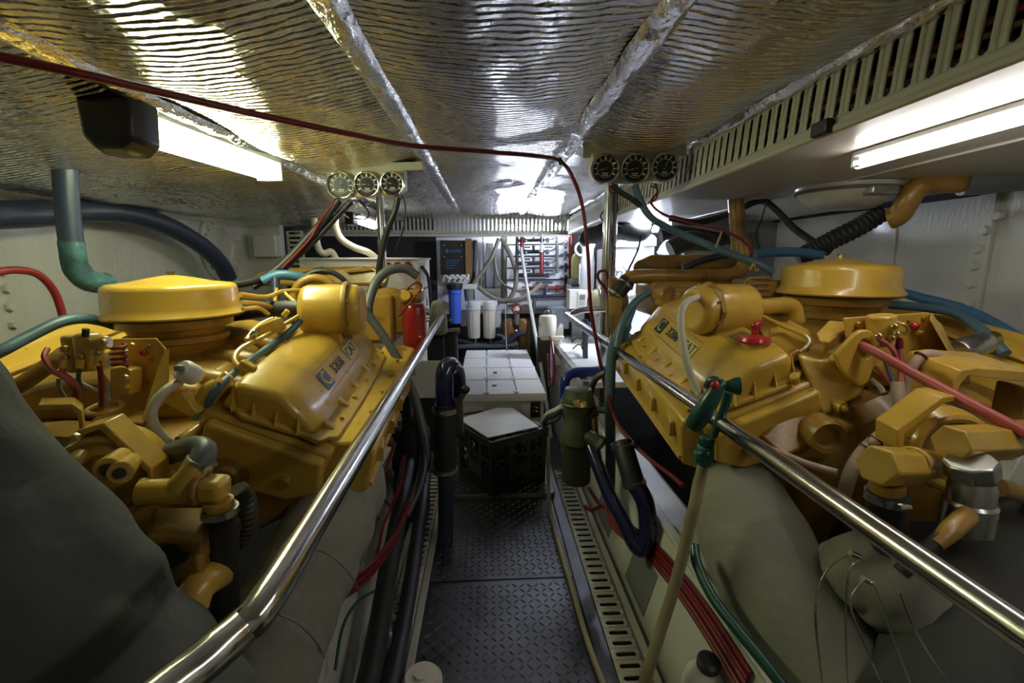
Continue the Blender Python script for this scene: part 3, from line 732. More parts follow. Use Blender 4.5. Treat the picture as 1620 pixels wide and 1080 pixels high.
for b in (596, 610): inst('bolt', BOLT_Y, W(200, b, Y=.95), rot_to((0, -1, 0)), EL)
# channel bracket and raw water pump at the near end
ch = PP([(60, 640, .78), (116, 639, .78), (130, 650, .78), (136, 696, .78), (128, 696, .78), (122, 656, .78), (112, 647, .78), (60, 650, .78)])
MB().rings([ch, [p + V(-.045, .055, -.004) for p in ch]]).build('channel_bracket', 'yellow_paint', EL, bev=.002)
MB().tube(PP([(-10, 628, .92), (40, 604, .95), (100, 560, 1.0), (110, 556, 1.02)]), .016, 10, 3).build('support_rail', 'yellow_dirty', EL)
st = [W(118, 682, Y=.77), W(163, 669, Y=.77), W(240, 742, Y=.77), W(242, 768, Y=.77), W(234, 768, Y=.77), W(232, 748, Y=.77), W(158, 680, Y=.77), W(118, 692, Y=.77)]
MB().rings([st, [p + V(0, .045, 0.003) for p in st]]).build('pump_strap', 'yellow_paint', EL, bev=.002)
inst('bolt', BOLT_Y, W(122, 690, Y=.76), rot_to((0, -1, 0)), EL)
pc = W(172, 752, Y=.79); pax = Vector((.25, -1, -.05)).normalized()
pump = MB().lathe([(0, .02), (.05, .02), (.06, .012), (.07, 0), (.082, -.01), (.085, -.035), (.078, -.05), (0, -.05)], pc, pax, 32).build('raw_water_pump', 'yellow_paint', EL)
MB().torus(pc + pax * .008, pax, .072, .008, 32, 8).build('pump_rim', 'yellow_paint', pump)
for (a, b), (a2, b2) in (((193, 722), (168, 742)), ((206, 730), (190, 748))):
    MB().cyl(W(a, b, Y=.75), W(a2, b2, Y=.68), .0155, .0175, seg=16).build('pump_port', 'yellow_paint', pump, bev=.002)
    MB().cyl(W(a2, b2, Y=.679), W(a2 - 1, b2 + .6, Y=.677), .0085, seg=14).build('port_bore', 'olive_dark', pump)
MB().tube(PP([(130, 722, .75), (118, 735, .73), (112, 760, .72)]), .015, 12, 4).build('pump_elbow', 'yellow_dirty', pump)
# tee, elbow and hoses of the pump
tee = MB().tube(PP([(222, 779, .745), (260, 777, .75), (312, 775, .76)]), .0215, 16, 3).build('pipe_tee', 'yellow_paint', EL)
MB().tube(PP([(286, 772, .755), (300, 754, .76), (312, 738, .77)]), [.024, .021, .0215], 16, 3).build('tee_branch', 'yellow_paint', tee)
for a, b, a2, b2 in ((222, 779, 234, 778), (305, 775, 316, 775)):
    MB().cyl(W(a, b, Y=.75), W(a2, b2, Y=.752), .026, seg=8).build('tee_collar', 'yellow_dirty', tee, bev=.003)
el = MB().box(W(338, 772, Y=.76), (.044, .045, .040), Matrix.Rotation(.1, 3, 'Y')).build('square_elbow', 'yellow_paint', EL, bev=.010)
MB().cyl(W(346, 790, Y=.76), W(347, 803, Y=.76), .023, seg=16).build('elbow_neck', 'yellow_paint', el)
hs = MB().tube(PP([(347, 800, .76), (350, 830, .77), (354, 880, .79), (356, 960, .82)]), .026, 16, 4).build('suction_hose', 'black_rubber', EL)
clamp(W(348, 808, Y=.76), (0, 0, 1), .027, EL, .012)
MB().tube(PP([(312, 738, .77), (322, 722, .785), (322, 711, .80), (306, 707, .815), (275, 715, .84), (236, 730, .87), (205, 735, .9)]), .0205, 14, 5).build('return_hose', 'grey_rubber', EL)
clamp(W(316, 734, Y=.775), (.35, .2, .7), .0225, EL, .016)
MB().tube(PP([(372, 775, .85), (386, 792, .86), (392, 822, .87), (386, 850, .88)]), .022, 10, 8, corr=.07).build('corrugated_hose', 'olive_dark', EL)
tb(EL, 'lead', [(368, 810, .82), (378, 830, .82), (374, 850, .82)], .004, 'red_cable', 8)
# gearbox lump below
MB().hexa(PP([(228, 850, .70), (318, 850, .70), (350, 800, .82), (240, 800, .82)]), PP([(232, 868, .70), (316, 872, .70), (352, 900, .84), (240, 900, .84)])).build('gearbox_cover', 'yellow_dirty', EL, bev=.012)
MB().hexa(PP([(240, 960, .72), (330, 960, .72), (352, 890, .86), (250, 890, .86)]), PP([(240, 868, .72), (318, 868, .72), (350, 830, .86), (250, 830, .86)])).build('gearbox', 'yellow_dirty', EL, bev=.012)
MB().lathe([(.012, 0), (.020, .004), (.012, .008), (.022, .012), (.014, .018), (.024, .022), (.02, .03), (0, .03)], W(262, 884, Y=.69), (.1, 1, 0), 20).build('shift_boot', 'olive_dark', EL)
MB().tube(PP([(300, 960, .70), (312, 930, .72), (330, 915, .75), (350, 905, .8)]), .028, 14, 5).build('gearbox_cooler', 'yellow_paint', EL)

# ---------------------------------------------------------------- right engine
ER, MR, PR = engine_core(1.05, .744, -1, 'yellow diesel engine on the right with red oil filler cap', (.065, -.03, -.145))
cB = W(1326, 440, Y=1.36)
air_cleaner(ER, (cB.x, 1.36), .157, .948, 1.035, 1.072, 'yellow round air cleaner lid')
bc = W(1138, 489, Y=1.24)
breather(ER, bc, (-1, -.16, .0), .070, .19, 'yellow breather canister with bolted band', -1)
tb(ER, 'breather_pipe', [(1186, 486, 1.25), (1215, 484, 1.255), (1244, 483, 1.26), (1256, 490, 1.26), (1257, 512, 1.26)], .0235, 'yellow_paint', 16, 6)
clamp(W(1195, 485, Y=1.25), (1, .1, 0), .0245, ER, .010, 'yellow_paint', False)
clamp(W(1257, 505, Y=1.26), (0, 0, 1), .0245, ER, .014, 'yellow_paint', False)
# oil filler
nk = W(1192, 548, Y=1.08)
of_ = MB().lathe([(.036, -.035), (.031, -.028), (.031, .012), (0, .012)], nk, seg=24).build('oil_filler_neck', 'yellow_paint', ER)
cp = MB().lathe([(0, .010), (.037, .010), (.039, .016), (.036, .024), (.016, .028), (.012, .030), (0, .03)], nk, seg=28).build('oil_filler_cap', 'red_cap', ER, label='red oil filler cap with T handle')
MB().cyl(nk + V(0, 0, .028), nk + V(0, 0, .052), .008, seg=10).build('cap_stem', 'red_cap', cp)
MB().box(nk + V(.004, 0, .056), (.034, .014, .013), Matrix.Rotation(.5, 3, 'Z') @ Matrix.Rotation(-.25, 3, 'Y')).build('cap_handle', 'red_cap', cp, bev=.004)
# engraved nameplate on the cover top
q = [PR(.405, -.28, .1445), PR(.43, -.28, .1375), PR(.43, -.21, .1375), PR(.405, -.21, .1445)]
na = (PR(0, -1, 0) - PR(0, 0, 0)).normalized(); nu = (PR(.352, 0, .158) - PR(.435, 0, .135)).normalized(); nc = PR(.395, -.255, .149); nn = na.cross(nu)
npl = MB().box(nc, (.075, .055, .0015), Matrix((na, nu, nn)).transposed()).build('nameplate', 'nameplate', ER, bev=.0005)
MB().box(nc + nn * .001 + na * -.008, (.042, .040, .001), Matrix((na, nu, nn)).transposed()).build('nameplate_field', 'nameplate_dark', npl)
for k in range(5):
    MB().box(nc + nn * .0018 + na * -.008 + nu * (-.015 + .0075 * k), (.036, .002, .0004), Matrix((na, nu, nn)).transposed()).build('nameplate_line', 'nameplate', npl)
MB().box(nc + nn * .001 + na * .025 + nu * .008, (.012, .014, .001), Matrix((na, nu, nn)).transposed()).build('nameplate_stamp', 'mark_white', npl)
# big coolant crossover pipe with rubber coupling, tank behind
tb(ER, 'crossover_pipe', [(988, 452, 1.70), (994, 441, 1.70), (1012, 437, 1.70), (1060, 437, 1.70), (1110, 437, 1.70), (1150, 436, 1.70), (1172, 428, 1.71), (1180, 408, 1.72), (1176, 380, 1.73)], .0265, 'yellow_dirty', 16, 6)
for a in (1051, 1118): MB().torus(W(a, 437, Y=1.70), (1, 0, 0), .027, .0018, 24, 6).build('pipe_bead', 'yellow_dirty', ER)
tb(ER, 'rubber_coupling', [(993, 444, 1.69), (984, 454, 1.685), (972, 470, 1.68)], .031, 'black_rubber', 16, 4)
clamp(W(989, 449, Y=1.69), (.6, 0, .8), .032, ER, .010); clamp(W(974, 466, Y=1.682), (.6, 0, .8), .032, ER, .010)
MB().rings([PP([(1000, 428, 1.86), (1185, 428, 1.86), (1185, 412, 1.86), (1160, 403, 1.86), (1030, 403, 1.86), (1004, 414, 1.86)]), PP([(1000, 428, 2.1), (1175, 428, 2.1), (1175, 413, 2.1), (1150, 405, 2.1), (1030, 405, 2.1), (1006, 415, 2.1)])]).build('expansion_tank', 'yellow_dirty', ER, bev=.016, seg=3)
MB().hexa(PP([(962, 470, 1.66), (985, 475, 1.64), (990, 540, 1.62), (966, 540, 1.64)]), PP([(962, 436, 1.74), (990, 440, 1.74), (1000, 520, 1.74), (970, 520, 1.74)])).build('front_bracket', 'yellow_dirty', ER, bev=.006)
MB().lathe([(0, 0), (.03, 0), (.035, .01), (.035, .07), (0, .07)], W(1060, 468, Y=1.55), (-.2, 1, .1), 22).build('water_outlet', 'yellow_dirty', ER)
MB().box(W(1062, 468, Y=1.6), (.12, .1, .07)).build('thermostat_housing', 'yellow_dirty', ER, bev=.012)
inst('bolt', BOLT_Y, W(1072, 465, Y=1.53), rot_to((0, -1, 0)), ER)
MB().box(W(1100, 470, Y=1.75), (.42, .2, .13)).build('front_cover', 'yellow_dirty', ER, bev=.02)
# injection pump with lines left of the air cleaner
MB().box(W(1195, 470, Y=1.5), (.10, .16, .12)).build('injection_pump', 'yellow_dirty', ER, bev=.012)
for k in range(4):
    b = 440 + k * 9
    tb(ER, 'fuel_line', [(1172 + 4 * k, 470 - 2 * k, 1.42), (1182, b + 3, 1.42), (1196, b, 1.42), (1214, b, 1.42), (1224, b + 6, 1.44)], .0055, 'yellow_dirty', 8)
tb(ER, 'fuel_line', [(1186, 427, 1.42), (1192, 418, 1.42), (1194, 428, 1.42), (1200, 426, 1.42)], .005, 'yellow_dirty', 8)
for pts in ([(1205, 500, 1.2), (1222, 508, 1.17), (1250, 520, 1.12), (1272, 530, 1.08), (1280, 541, 1.06), (1272, 552, 1.05), (1258, 560, 1.04)], [(1218, 552, 1.1), (1232, 556, 1.08), (1248, 564, 1.05), (1255, 570, 1.03)]):
    tb(ER, 'fuel_line', pts, .0062, 'yellow_paint', 8)
MB().box(W(1254, 561, Y=1.04), (.03, .02, .02), Matrix.Rotation(-.5, 3, 'Y')).build('line_clip', 'yellow_dirty', ER, bev=.003)
MB().hexa(PP([(1215, 540, 1.14), (1250, 520, 1.14), (1290, 545, 1.05), (1262, 575, 1.05)]), PP([(1215, 520, 1.2), (1250, 505, 1.2), (1280, 520, 1.12), (1258, 545, 1.12)])).build('injector_block', 'yellow_paint', ER, bev=.006)
MB().hexa(PP([(1200, 516, 1.3), (1262, 513, 1.3), (1268, 538, 1.2), (1210, 545, 1.2)]), PP([(1200, 508, 1.34), (1262, 506, 1.34), (1268, 520, 1.26), (1210, 526, 1.26)])).build('inlet_flange', 'yellow_paint', ER, bev=.005)
hexnut(ER, 'union_nut', W(1266, 502, Y=1.25), W(1274, 501, Y=1.25), .008, 'steel')
# end casting lumps
MB().hexa(PP([(1260, 562, 1.0), (1318, 568, .98), (1370, 620, .94), (1300, 660, .95)]), PP([(1262, 548, 1.12), (1320, 552, 1.1), (1372, 605, 1.06), (1300, 640, 1.06)])).build('head_end', 'yellow_paint', ER, bev=.010, seg=3)
for a, b in ((1322, 571), (1258, 600)): hexnut(ER, 'head_bolt', W(a, b + 4, Y=.98), W(a - 2, b - 6, Y=.965), .011, 'yellow_paint', 10)
MB().hexa(PP([(1200, 690, .96), (1262, 630, .98), (1330, 690, .93), (1240, 725, .92)]), PP([(1200, 675, 1.05), (1262, 615, 1.06), (1335, 670, 1.02), (1240, 705, 1.0)])).build('head_end', 'yellow_dirty', ER, bev=.010, seg=3)
MB().lathe([(0, .012), (.022, .012), (.026, .004), (.036, .0), (.04, .01), (.04, .05), (0, .05)], W(1312, 694, Y=.90), (.1, 1, .1), 24).build('core_plug', 'yellow_dirty', ER)
# flat bracket, lifting eye
q = PP([(1292, 526, 1.0), (1312, 506, 1.04), (1334, 508, 1.04), (1340, 516, 1.02), (1312, 540, .98), (1298, 538, .98)])
MB().rings([q, [p - V(0, 0, .006) for p in q]]).build('flat_bracket', 'yellow_paint', ER, bev=.002)
q = PP([(1300, 541, .978), (1338, 520, 1.01), (1336, 540, 1.01), (1304, 560, .978)])
MB().rings([q, [p + V(.004, .006, 0) for p in q]]).build('flat_bracket', 'yellow_dirty', ER, bev=.002)
eye = [(1322, 562), (1352, 530), (1362, 523), (1374, 522), (1386, 530), (1393, 546), (1390, 560), (1384, 576), (1373, 606), (1360, 612), (1340, 596), (1328, 580)]
ec = (1369, 552); hole = []
for k in range(12):
    dx, dy = eye[k][0] - ec[0], eye[k][1] - ec[1]; a = math.atan2(dy, dx); hole.append((ec[0] + 11 * math.cos(a), ec[1] + 16 * math.sin(a)))
fa = [W(a, b, Y=.93) for a, b in eye]; fh = [W(a, b, Y=.93) for a, b in hole]; off = V(.004, .016, 0)
pts = fa + fh + [p + off for p in fa] + [p + off for p in fh]; F = []
for i in range(12):
    j = (i + 1) % 12; F += [(i, j, 12 + j, 12 + i), (24 + i, 36 + i, 36 + j, 24 + j), (i, 24 + i, 24 + j, j), (12 + i, 12 + j, 36 + j, 36 + i)]
MB().add(pts, F).build('lifting_eye', 'yellow_paint', ER, bev=.0025)
# relay bracket and its electrics
brk = plate(ER, 'relay_bracket', [(1335, 503), (1470, 494), (1490, 512), (1526, 588), (1500, 606), (1432, 620), (1345, 560)], .985, .006)
q = PP([(1425, 620, .95), (1508, 616, .94), (1530, 588, .985), (1440, 590, .985)])
MB().rings([q, [p - V(0, 0, .006) for p in q]]).build('bracket_shelf', 'yellow_paint', brk, bev=.002)
q = PP([(1472, 495, .985), (1528, 588, .985), (1524, 600, .93), (1470, 505, .93)])
MB().rings([q, [p + V(.005, 0, 0) for p in q]]).build('bracket_rib', 'yellow_paint', brk, bev=.002)
for a, b, m_ in ((1357, 513, BOLT_Y), (1437, 507, BOLT_YS), (1455, 527, BOLT_Y), (1460, 503, BOLT_YS), (1444, 554, BOLT_YS)): inst('bolt', m_, W(a, b, Y=.985), rot_to((0, -1, 0)), brk)
MB().sphere(W(1447, 516, Y=.98), .010).build('red_button', 'red_cap', brk)
rl = MB().cyl(W(1394, 545, Y=.95), W(1394, 498, Y=.95), .0275, seg=24).build('starter_relay', 'yellow_paint', ER, bev=.004)
for a, b in ((1391, 531), (1416, 516), (1420, 528), (1412, 534)): hexnut(rl, 'terminal_nut', W(a, b, Y=.92), W(a - 1, b + 1, Y=.905), .008, 'brass')
MB().tube(PP([(1416, 508, .93), (1432, 514, .92), (1437, 525, .92), (1424, 528, .915)]), .0035, 8, 5).build('relay_link', 'brass', rl)
MB().cyl(W(1422, 535, Y=.91), W(1423, 550, Y=.91), .0075, seg=10).build('cable_lug', 'red_cable', rl)
MB().cyl(W(1412, 535, Y=.91), W(1410, 546, Y=.91), .006, seg=10).build('cable_lug', 'yellow_paint', rl)
for pts, m_, rr in (([(1423, 550, .91), (1426, 575, .9), (1426, 600, .89), (1424, 620, .88)], 'pink_cable', .0055), ([(1388, 535, .92), (1405, 545, .91), (1416, 560, .9), (1420, 580, .9)], 'pink_cable', .005),
                    ([(1398, 560, .92), (1404, 580, .91), (1412, 600, .9), (1418, 615, .89)], 'grey_rubber', .0045), ([(1385, 580, .93), (1400, 595, .91), (1412, 612, .9)], 'pink_cable', .004),
                    ([(1378, 600, .93), (1392, 612, .91), (1398, 622, .9)], 'tan_hose', .006), ([(1376, 612, .93), (1390, 622, .92), (1404, 620, .91)], 'tan_hose', .005)):
    tb(ER, 'lead', pts, rr, m_, 8)
tb(ER, 'wrapped_loom', [(1420, 605, .89), (1421, 625, .88), (1424, 645, .87), (1424, 662, .86), (1412, 675, .84), (1392, 690, .82), (1368, 712, .80), (1350, 738, .79), (1340, 765, .79), (1330, 800, .8)], .0125, 'wrap_pink', 12, 6)
tb(ER, 'wrapped_loom', [(1440, 655, .87), (1434, 640, .88), (1432, 615, .89), (1438, 590, .89), (1452, 568, .89), (1470, 560, .89), (1492, 566, .89), (1506, 580, .9), (1512, 596, .92)], .0105, 'wrap_pink', 12, 6)
for a, b, dd in ((1404, 683, (-.7, 0, -.7)), (1385, 696, (-.7, 0, -.7)), (1372, 709, (-.6, 0, -.8)), (1359, 725, (-.5, 0, -.8)), (1351, 740, (-.3, 0, -.9)), (1345, 752, (-.3, 0, -.9))):
    MB().torus(W(a, b, Y=.80), dd, .0135, .0018, 16, 6).build('loom_tie', 'red_cable', ER)
MB().torus(W(1457, 563, Y=.89), (.7, 0, .7), .011, .0025, 16, 6).build('loom_tie', 'red_cable', ER)
tb(ER, 'wrapped_loom', [(1180, 696, .95), (1230, 715, .9), (1280, 735, .86), (1325, 748, .82)], .008, 'wrap_pink', 10, 4)
# silver solenoid
sv = W(1540, 547, Y=1.02)
sl = MB().lathe([(0, -.042), (.025, -.042), (.028, -.036), (.028, .03), (.024, .036), (0, .036)], sv, (.93, .1, .28), 22).build('solenoid', 'steel', ER, label='silver solenoid cylinder')
MB().cyl(sv + V(.036, .004, .01), sv + V(.06, .006, .018), .018, seg=12).build('solenoid_end', 'brass', sl)
MB().box(sv + V(-.03, 0, -.035), (.09, .05, .03)).build('solenoid_mount', 'yellow_dirty', sl, bev=.005)
# channel bracket, pump strap, pump
ch = PP([(1636, 588, .80), (1545, 582, .80), (1520, 586, .80), (1510, 600, .80), (1505, 626, .80), (1514, 626, .80), (1520, 608, .80), (1532, 594, .80), (1636, 606, .80)])
MB().rings([ch, [p + V(.02, .13, .012) for p in ch]]).build('channel_bracket', 'yellow_paint', ER, bev=.002)
MB().box(W(1612, 640, Y=.84), (.05, .06, .09)).build('channel_post', 'yellow_dirty', ER, bev=.004)
st = PP([(1420, 712, .74), (1421, 680, .74), (1490, 628, .74), (1512, 626, .74), (1512, 634, .74), (1494, 638, .74), (1432, 686, .74), (1430, 714, .74)])
MB().rings([st, [p + V(0, .05, .003) for p in st]]).build('pump_strap', 'yellow_paint', ER, bev=.002)
pc = W(1500, 712, Y=.77); pax = Vector((-.2, -1, .1)).normalized()
pump = MB().lathe([(0, .0), (.05, .0), (.062, .004), (.07, .0), (.082, -.012), (.085, -.045), (.078, -.06), (0, -.06)], pc, pax, 32).build('raw_water_pump', 'yellow_paint', ER)
MB().torus(pc + pax * .012, pax, .066, .010, 32, 8).build('pump_rim', 'yellow_paint', pump)
MB().cyl(W(1480, 735, Y=.73), W(1440, 732, Y=.68), .024, .028, seg=18).build('pump_port', 'yellow_paint', pump, bev=.003)
MB().cyl(W(1440, 732, Y=.685), W(1434, 732, Y=.68), .024, seg=16).build('port_neck', 'yellow_paint', pump)
hexnut(ER, 'hex_elbow', W(1446, 738, Y=.69), W(1386, 736, Y=.65), .033, 'yellow_paint', 6, .004)
MB().cyl(W(1404, 765, Y=.665), W(1403, 778, Y=.665), .025, seg=18).build('elbow_neck', 'yellow_dirty', ER)
MB().tube(PP([(1403, 774, .665), (1402, 810, .67), (1408, 860, .69)]), .028, 16, 4).build('suction_hose', 'black_rubber', ER)
clamp(W(1403, 786, Y=.666), (0, 0, 1), .029, ER, .014)
hexnut(ER, 'hex_union', W(1503, 702, Y=.66), W(1592, 698, Y=.68), .031, 'yellow_paint', 6, .003)
MB().tube(PP([(1588, 698, .68), (1610, 690, .70), (1650, 690, .72)]), .029, 16, 3).build('union_pipe', 'yellow_dirty', ER)
tv = hexnut(ER, 'drain_valve', W(1535, 728, Y=.63), W(1538, 752, Y=.63), .034, 'steel', 8, .003)
MB().lathe([(.026, 0), (.030, .01), (.030, .035), (.034, .04), (.034, .085), (0, .085)], W(1540, 758, Y=.63), (.03, 0, -1), 24).build('valve_body', 'steel', tv)
MB().tube(PP([(1575, 770, .66), (1605, 778, .70), (1640, 790, .75)]), .016, 12, 3).build('valve_branch', 'yellow_dirty', tv)
MB().tube(PP([(1530, 815, .60), (1505, 838, .58), (1480, 862, .57)]), [.014, .014, .010], 12, 3).build('shift_lever', 'yellow_dirty', ER)
MB().tube(PP([(1490, 850, .575), (1455, 880, .57), (1425, 905, .57)]), .011, 12, 3).build('lever_grip', 'black_rubber', ER)
MB().hexa([V(.86, .55, .05), V(1.35, .55, .05), V(1.35, 1.0, .05), V(.82, 1.0, .05)], [V(.88, .58, .34), V(1.35, .58, .34), V(1.35, 1.0, .45), V(.84, 1.0, .45)]).build('gearbox', 'bilge', ER, bev=.02)
MB().box(W(1610, 745, Y=.80), (.06, .03, .07), Matrix.Rotation(.3, 3, 'Y')).build('instruction_tag', 'pvc_white', ER, bev=.002)
# standpipe up to the soffit
tb(ER, 'standpipe', [(1170, 405, 1.95), (1167, 360, 1.95), (1164, 312, 1.95)], .032, 'yellow_dirty', 16, 2)
# ================================================================ RAILS AND POSTS
RD = 2.50
def rail(label, pts, r=.0175):
    o = MB().tube(pts, r, 18, 6).build('handrail', 'chrome'); return tag(o, label, 'handrail', 'walkway handrails')
far = W(700, 497, Y=RD); near = W(424, 944, Y=.408)
rail('polished steel handrail in front of the left engine', [W(604, 492, Y=RD + .03), W(660, 490, Y=RD + .02), far + V(-.05, .0, .004), far + V(-.008, -.03, 0), far.lerp(near, .05), far.lerp(near, .3), far.lerp(near, .6), far.lerp(near, .9), near,
     W(385, 990, Y=.38), W(340, 1030, Y=.35), W(285, 1075, Y=.325), W(180, 1160, Y=.28)])
far = W(895, 497, Y=RD); near = W(1620, 1002, Y=.366)
rail('polished steel handrail in front of the right engine with a green nozzle hooked on it', [W(957, 489, Y=RD), W(925, 490, Y=RD), far + V(.035, .0, .004), far + V(.004, -.03, 0), far.lerp(near, .05), far.lerp(near, .3), far.lerp(near, .6), far.lerp(near, .9), near, near + (near - far) * .06])
pr = W(958, 470, Y=RD + .02)
t = thing('support_post', 'chrome vertical post at the end of the right handrail', 'post', 'support posts')
MB().tube([V(pr.x, pr.y, .0), V(pr.x, pr.y, 1.44)], .027, 18, 1).build('pole', 'chrome', t)
MB().tube([V(pr.x + .04, pr.y + .01, .0), V(pr.x + .04, pr.y + .01, 1.43)], .012, 10, 1).build('side_rod', 'steel', t)
MB().lathe([(.05, 0), (.05, .012), (.03, .02), (0, .02)], (pr.x, pr.y, -.05), seg=18).build('foot_flange', 'steel', t)
pl_ = W(605, 400, Y=RD + .05)
t = thing('support_post', 'slim chrome vertical post behind the left gauges', 'post', 'support posts')
MB().tube([V(pl_.x, pl_.y, .0), V(pl_.x, pl_.y, 1.40)], .021, 16, 1).build('pole', 'chrome', t)
MB().lathe([(.045, 0), (.045, .012), (.024, .02), (0, .02)], (pl_.x, pl_.y, -.05), seg=18).build('foot_flange', 'steel', t)

# ================================================================ GAUGE PANELS
def gauge_panel(label, plate_px, house_px, gauges, D, seed):
    t = thing('instrument_cluster', label, 'gauges', 'gauge clusters under the ceiling')
    (x0, y0), (x1, y1) = plate_px
    a, b = W(x0, y0, Y=D), W(x1, y0 - (4 if seed == 1 else 0), Y=D)
    f0 = [a, b, W(x1, y1 - (4 if seed == 1 else 0), Y=D + .02), W(x0, y1 + 3, Y=D + .02)]
    MB().rings([f0, [p + V(0, .005, 0.002) for p in f0]]).build('mount_plate', 'valance_paint', t, bev=.002)
    f1 = [a, b, b + V(0, .10, .02), a + V(0, .10, .02)]
    MB().rings([f1, [p + V(0, 0, .005) for p in f1]]).build('mount_flange', 'valance_paint', t)
    hp = [W(px, py, Y=D + .012) for px, py in house_px]
    MB().rings([hp, [p + V(0, .075, .012) for p in hp]]).build('housing', 'valance_paint', t, bev=.008)
    rnd = random.Random(seed)
    for k, (gx, gy, gr) in enumerate(gauges):
        c = W(gx, gy, Y=D); n = (V(0, 0, CAM_H) - c).normalized() * .25 + V(0, -1, -.06); n.normalize()
        r = gr / FPX * D
        g = MB().lathe([(r * .98, -.06), (r * 1.0, 0), (r * 1.0, .003)], c, n, 32).build('gauge', 'valance_paint', t)
        MB().torus(c + n * .008, n, r * .92, r * .09, 32, 8).build('bezel', 'chrome', g)
        MB().lathe([(0, .0055), (r * .88, .0055), (r * .88, .004), (0, .004)], c, n, 32).build('dial', 'gauge_face', g)
        x, y, _ = frame_of(n); x = -x if x.x < 0 else x; y = n.cross(x)
        if y.z < 0: y = -y
        mk = MB()
        for q in range(9):
            th = (210 - q * 30) * D2R; e = x * math.cos(th) + y * math.sin(th); u_ = x * -math.sin(th) + y * math.cos(th); c2 = c + n * .0058
            w_ = .0014 if q % 2 else .0024
            mk.add([c2 + e * r * .60 - u_ * w_, c2 + e * r * .60 + u_ * w_, c2 + e * r * .78 + u_ * w_, c2 + e * r * .78 - u_ * w_], [(0, 1, 2, 3)])
        mk.torus(c + n * .0056, n, r * .56, .0006, 20, 4)
        for yy in (-.30, -.42):
            c2 = c + n * .0058 + y * r * yy; mk.add([c2 - x * r * .2 - y * .0012, c2 + x * r * .2 - y * .0012, c2 + x * r * .2 + y * .0012, c2 - x * r * .2 + y * .0012], [(0, 1, 2, 3)])
        mk.build('dial_marks', 'mark_white', g)
        th = rnd.uniform(60, 200) * D2R; e = x * math.cos(th) + y * math.sin(th); u_ = n.cross(e); c2 = c + n * .0075
        MB().add([c2 - e * r * .15 - u_ * .0015, c2 - e * r * .15 + u_ * .0015, c2 + e * r * .62], [(0, 1, 2)]).build('needle', 'mark_white', g, solid=.0008)
        MB().lathe([(0, 0), (r * .09, 0), (r * .09, .004), (0, .004)], c + n * .006, n, 12).build('hub', 'black_plastic', g)
    return t
gauge_panel('panel of three round gauges below the ceiling over the left engine', ((498, 262), (668, 273)), [(515, 272), (640, 268), (640, 302), (628, 313), (612, 308), (582, 313), (556, 312), (530, 316), (517, 304)], [(540, 293, 20), (581, 292, 19), (621, 291, 18)], 1.86, 1)
gauge_panel('panel of three round gauges below the ceiling over the right engine', ((922, 226), (1086, 247)), [(934, 236), (1076, 232), (1074, 274), (1060, 287), (1030, 286), (1005, 292), (980, 290), (958, 292), (938, 280)], [(957, 267, 22), (1004, 267, 23), (1051, 265, 22)], 1.62, 2)
# wiring and hoses below the left gauges
hose('gauge_harness', 'thick black harness slanting down from the left gauges to the engine', 'cable', PP([(536, 316, 1.86), (515, 345, 1.86), (490, 372, 1.84), (460, 405, 1.8), (430, 432, 1.75), (400, 445, 1.68), (360, 452, 1.6)]), .014, 'black_rubber', wob=.1)
hose('gauge_harness', 'thinner black harness beside the slanting one under the left gauges', 'cable', PP([(556, 318, 1.88), (530, 345, 1.88), (500, 378, 1.86), (470, 405, 1.83), (440, 432, 1.78), (400, 455, 1.72)]), .011, 'black_rubber', wob=.1)
hose('gauge_wire', 'dark red wire along the slanting harness under the left gauges', 'cable', PP([(530, 318, 1.85), (505, 352, 1.84), (490, 378, 1.82), (465, 405, 1.79), (445, 425, 1.76)]), .004, 'dark_red', 6)
hose('gauge_harness', 'black harness hanging straight down from the right end of the left gauges', 'cable', PP([(630, 312, 1.87), (625, 335, 1.87), (614, 360, 1.88), (606, 390, 1.9), (600, 425, 1.92), (600, 455, 1.95)]), .013, 'black_rubber', wob=.1)
hose('gauge_wire', 'thin black wire looping right of the left gauges', 'cable', PP([(636, 308, 1.87), (641, 325, 1.87), (640, 350, 1.88), (634, 375, 1.9), (625, 395, 1.92)]), .0035, 'wire_black', 6)
hose('gauge_wire', 'thin black wire loop under the middle left gauge', 'cable', PP([(568, 316, 1.9), (580, 330, 1.92), (584, 340, 1.95), (575, 347, 2.2), (560, 345, 2.65)]), .0035, 'wire_black', 6)
hose('gauge_wire', 'thin black wire from the left gauges to the small lamp', 'cable', PP([(532, 325, 1.9), (540, 335, 2.1), (552, 345, 2.66)]), .0035, 'wire_black', 6)
hose('vent_hose', 'pale green vent hose curving from the ceiling to the white cabinet', 'hose', PP([(530, 342, 2.9), (531, 360, 2.9), (540, 378, 2.92), (560, 391, 2.95), (582, 399, 3.0), (597, 410, 3.05)]), .022, 'beige_hose', 14)
hose('vent_hose', 'pale ribbed vent hose with a kink left of the green one', 'hose', PP([(497, 345, 2.9), (500, 375, 2.9), (505, 395, 2.92), (514, 401, 2.94), (524, 398, 2.96), (533, 412, 3.0)]), .020, 'beige_hose', 12, corr=.03)
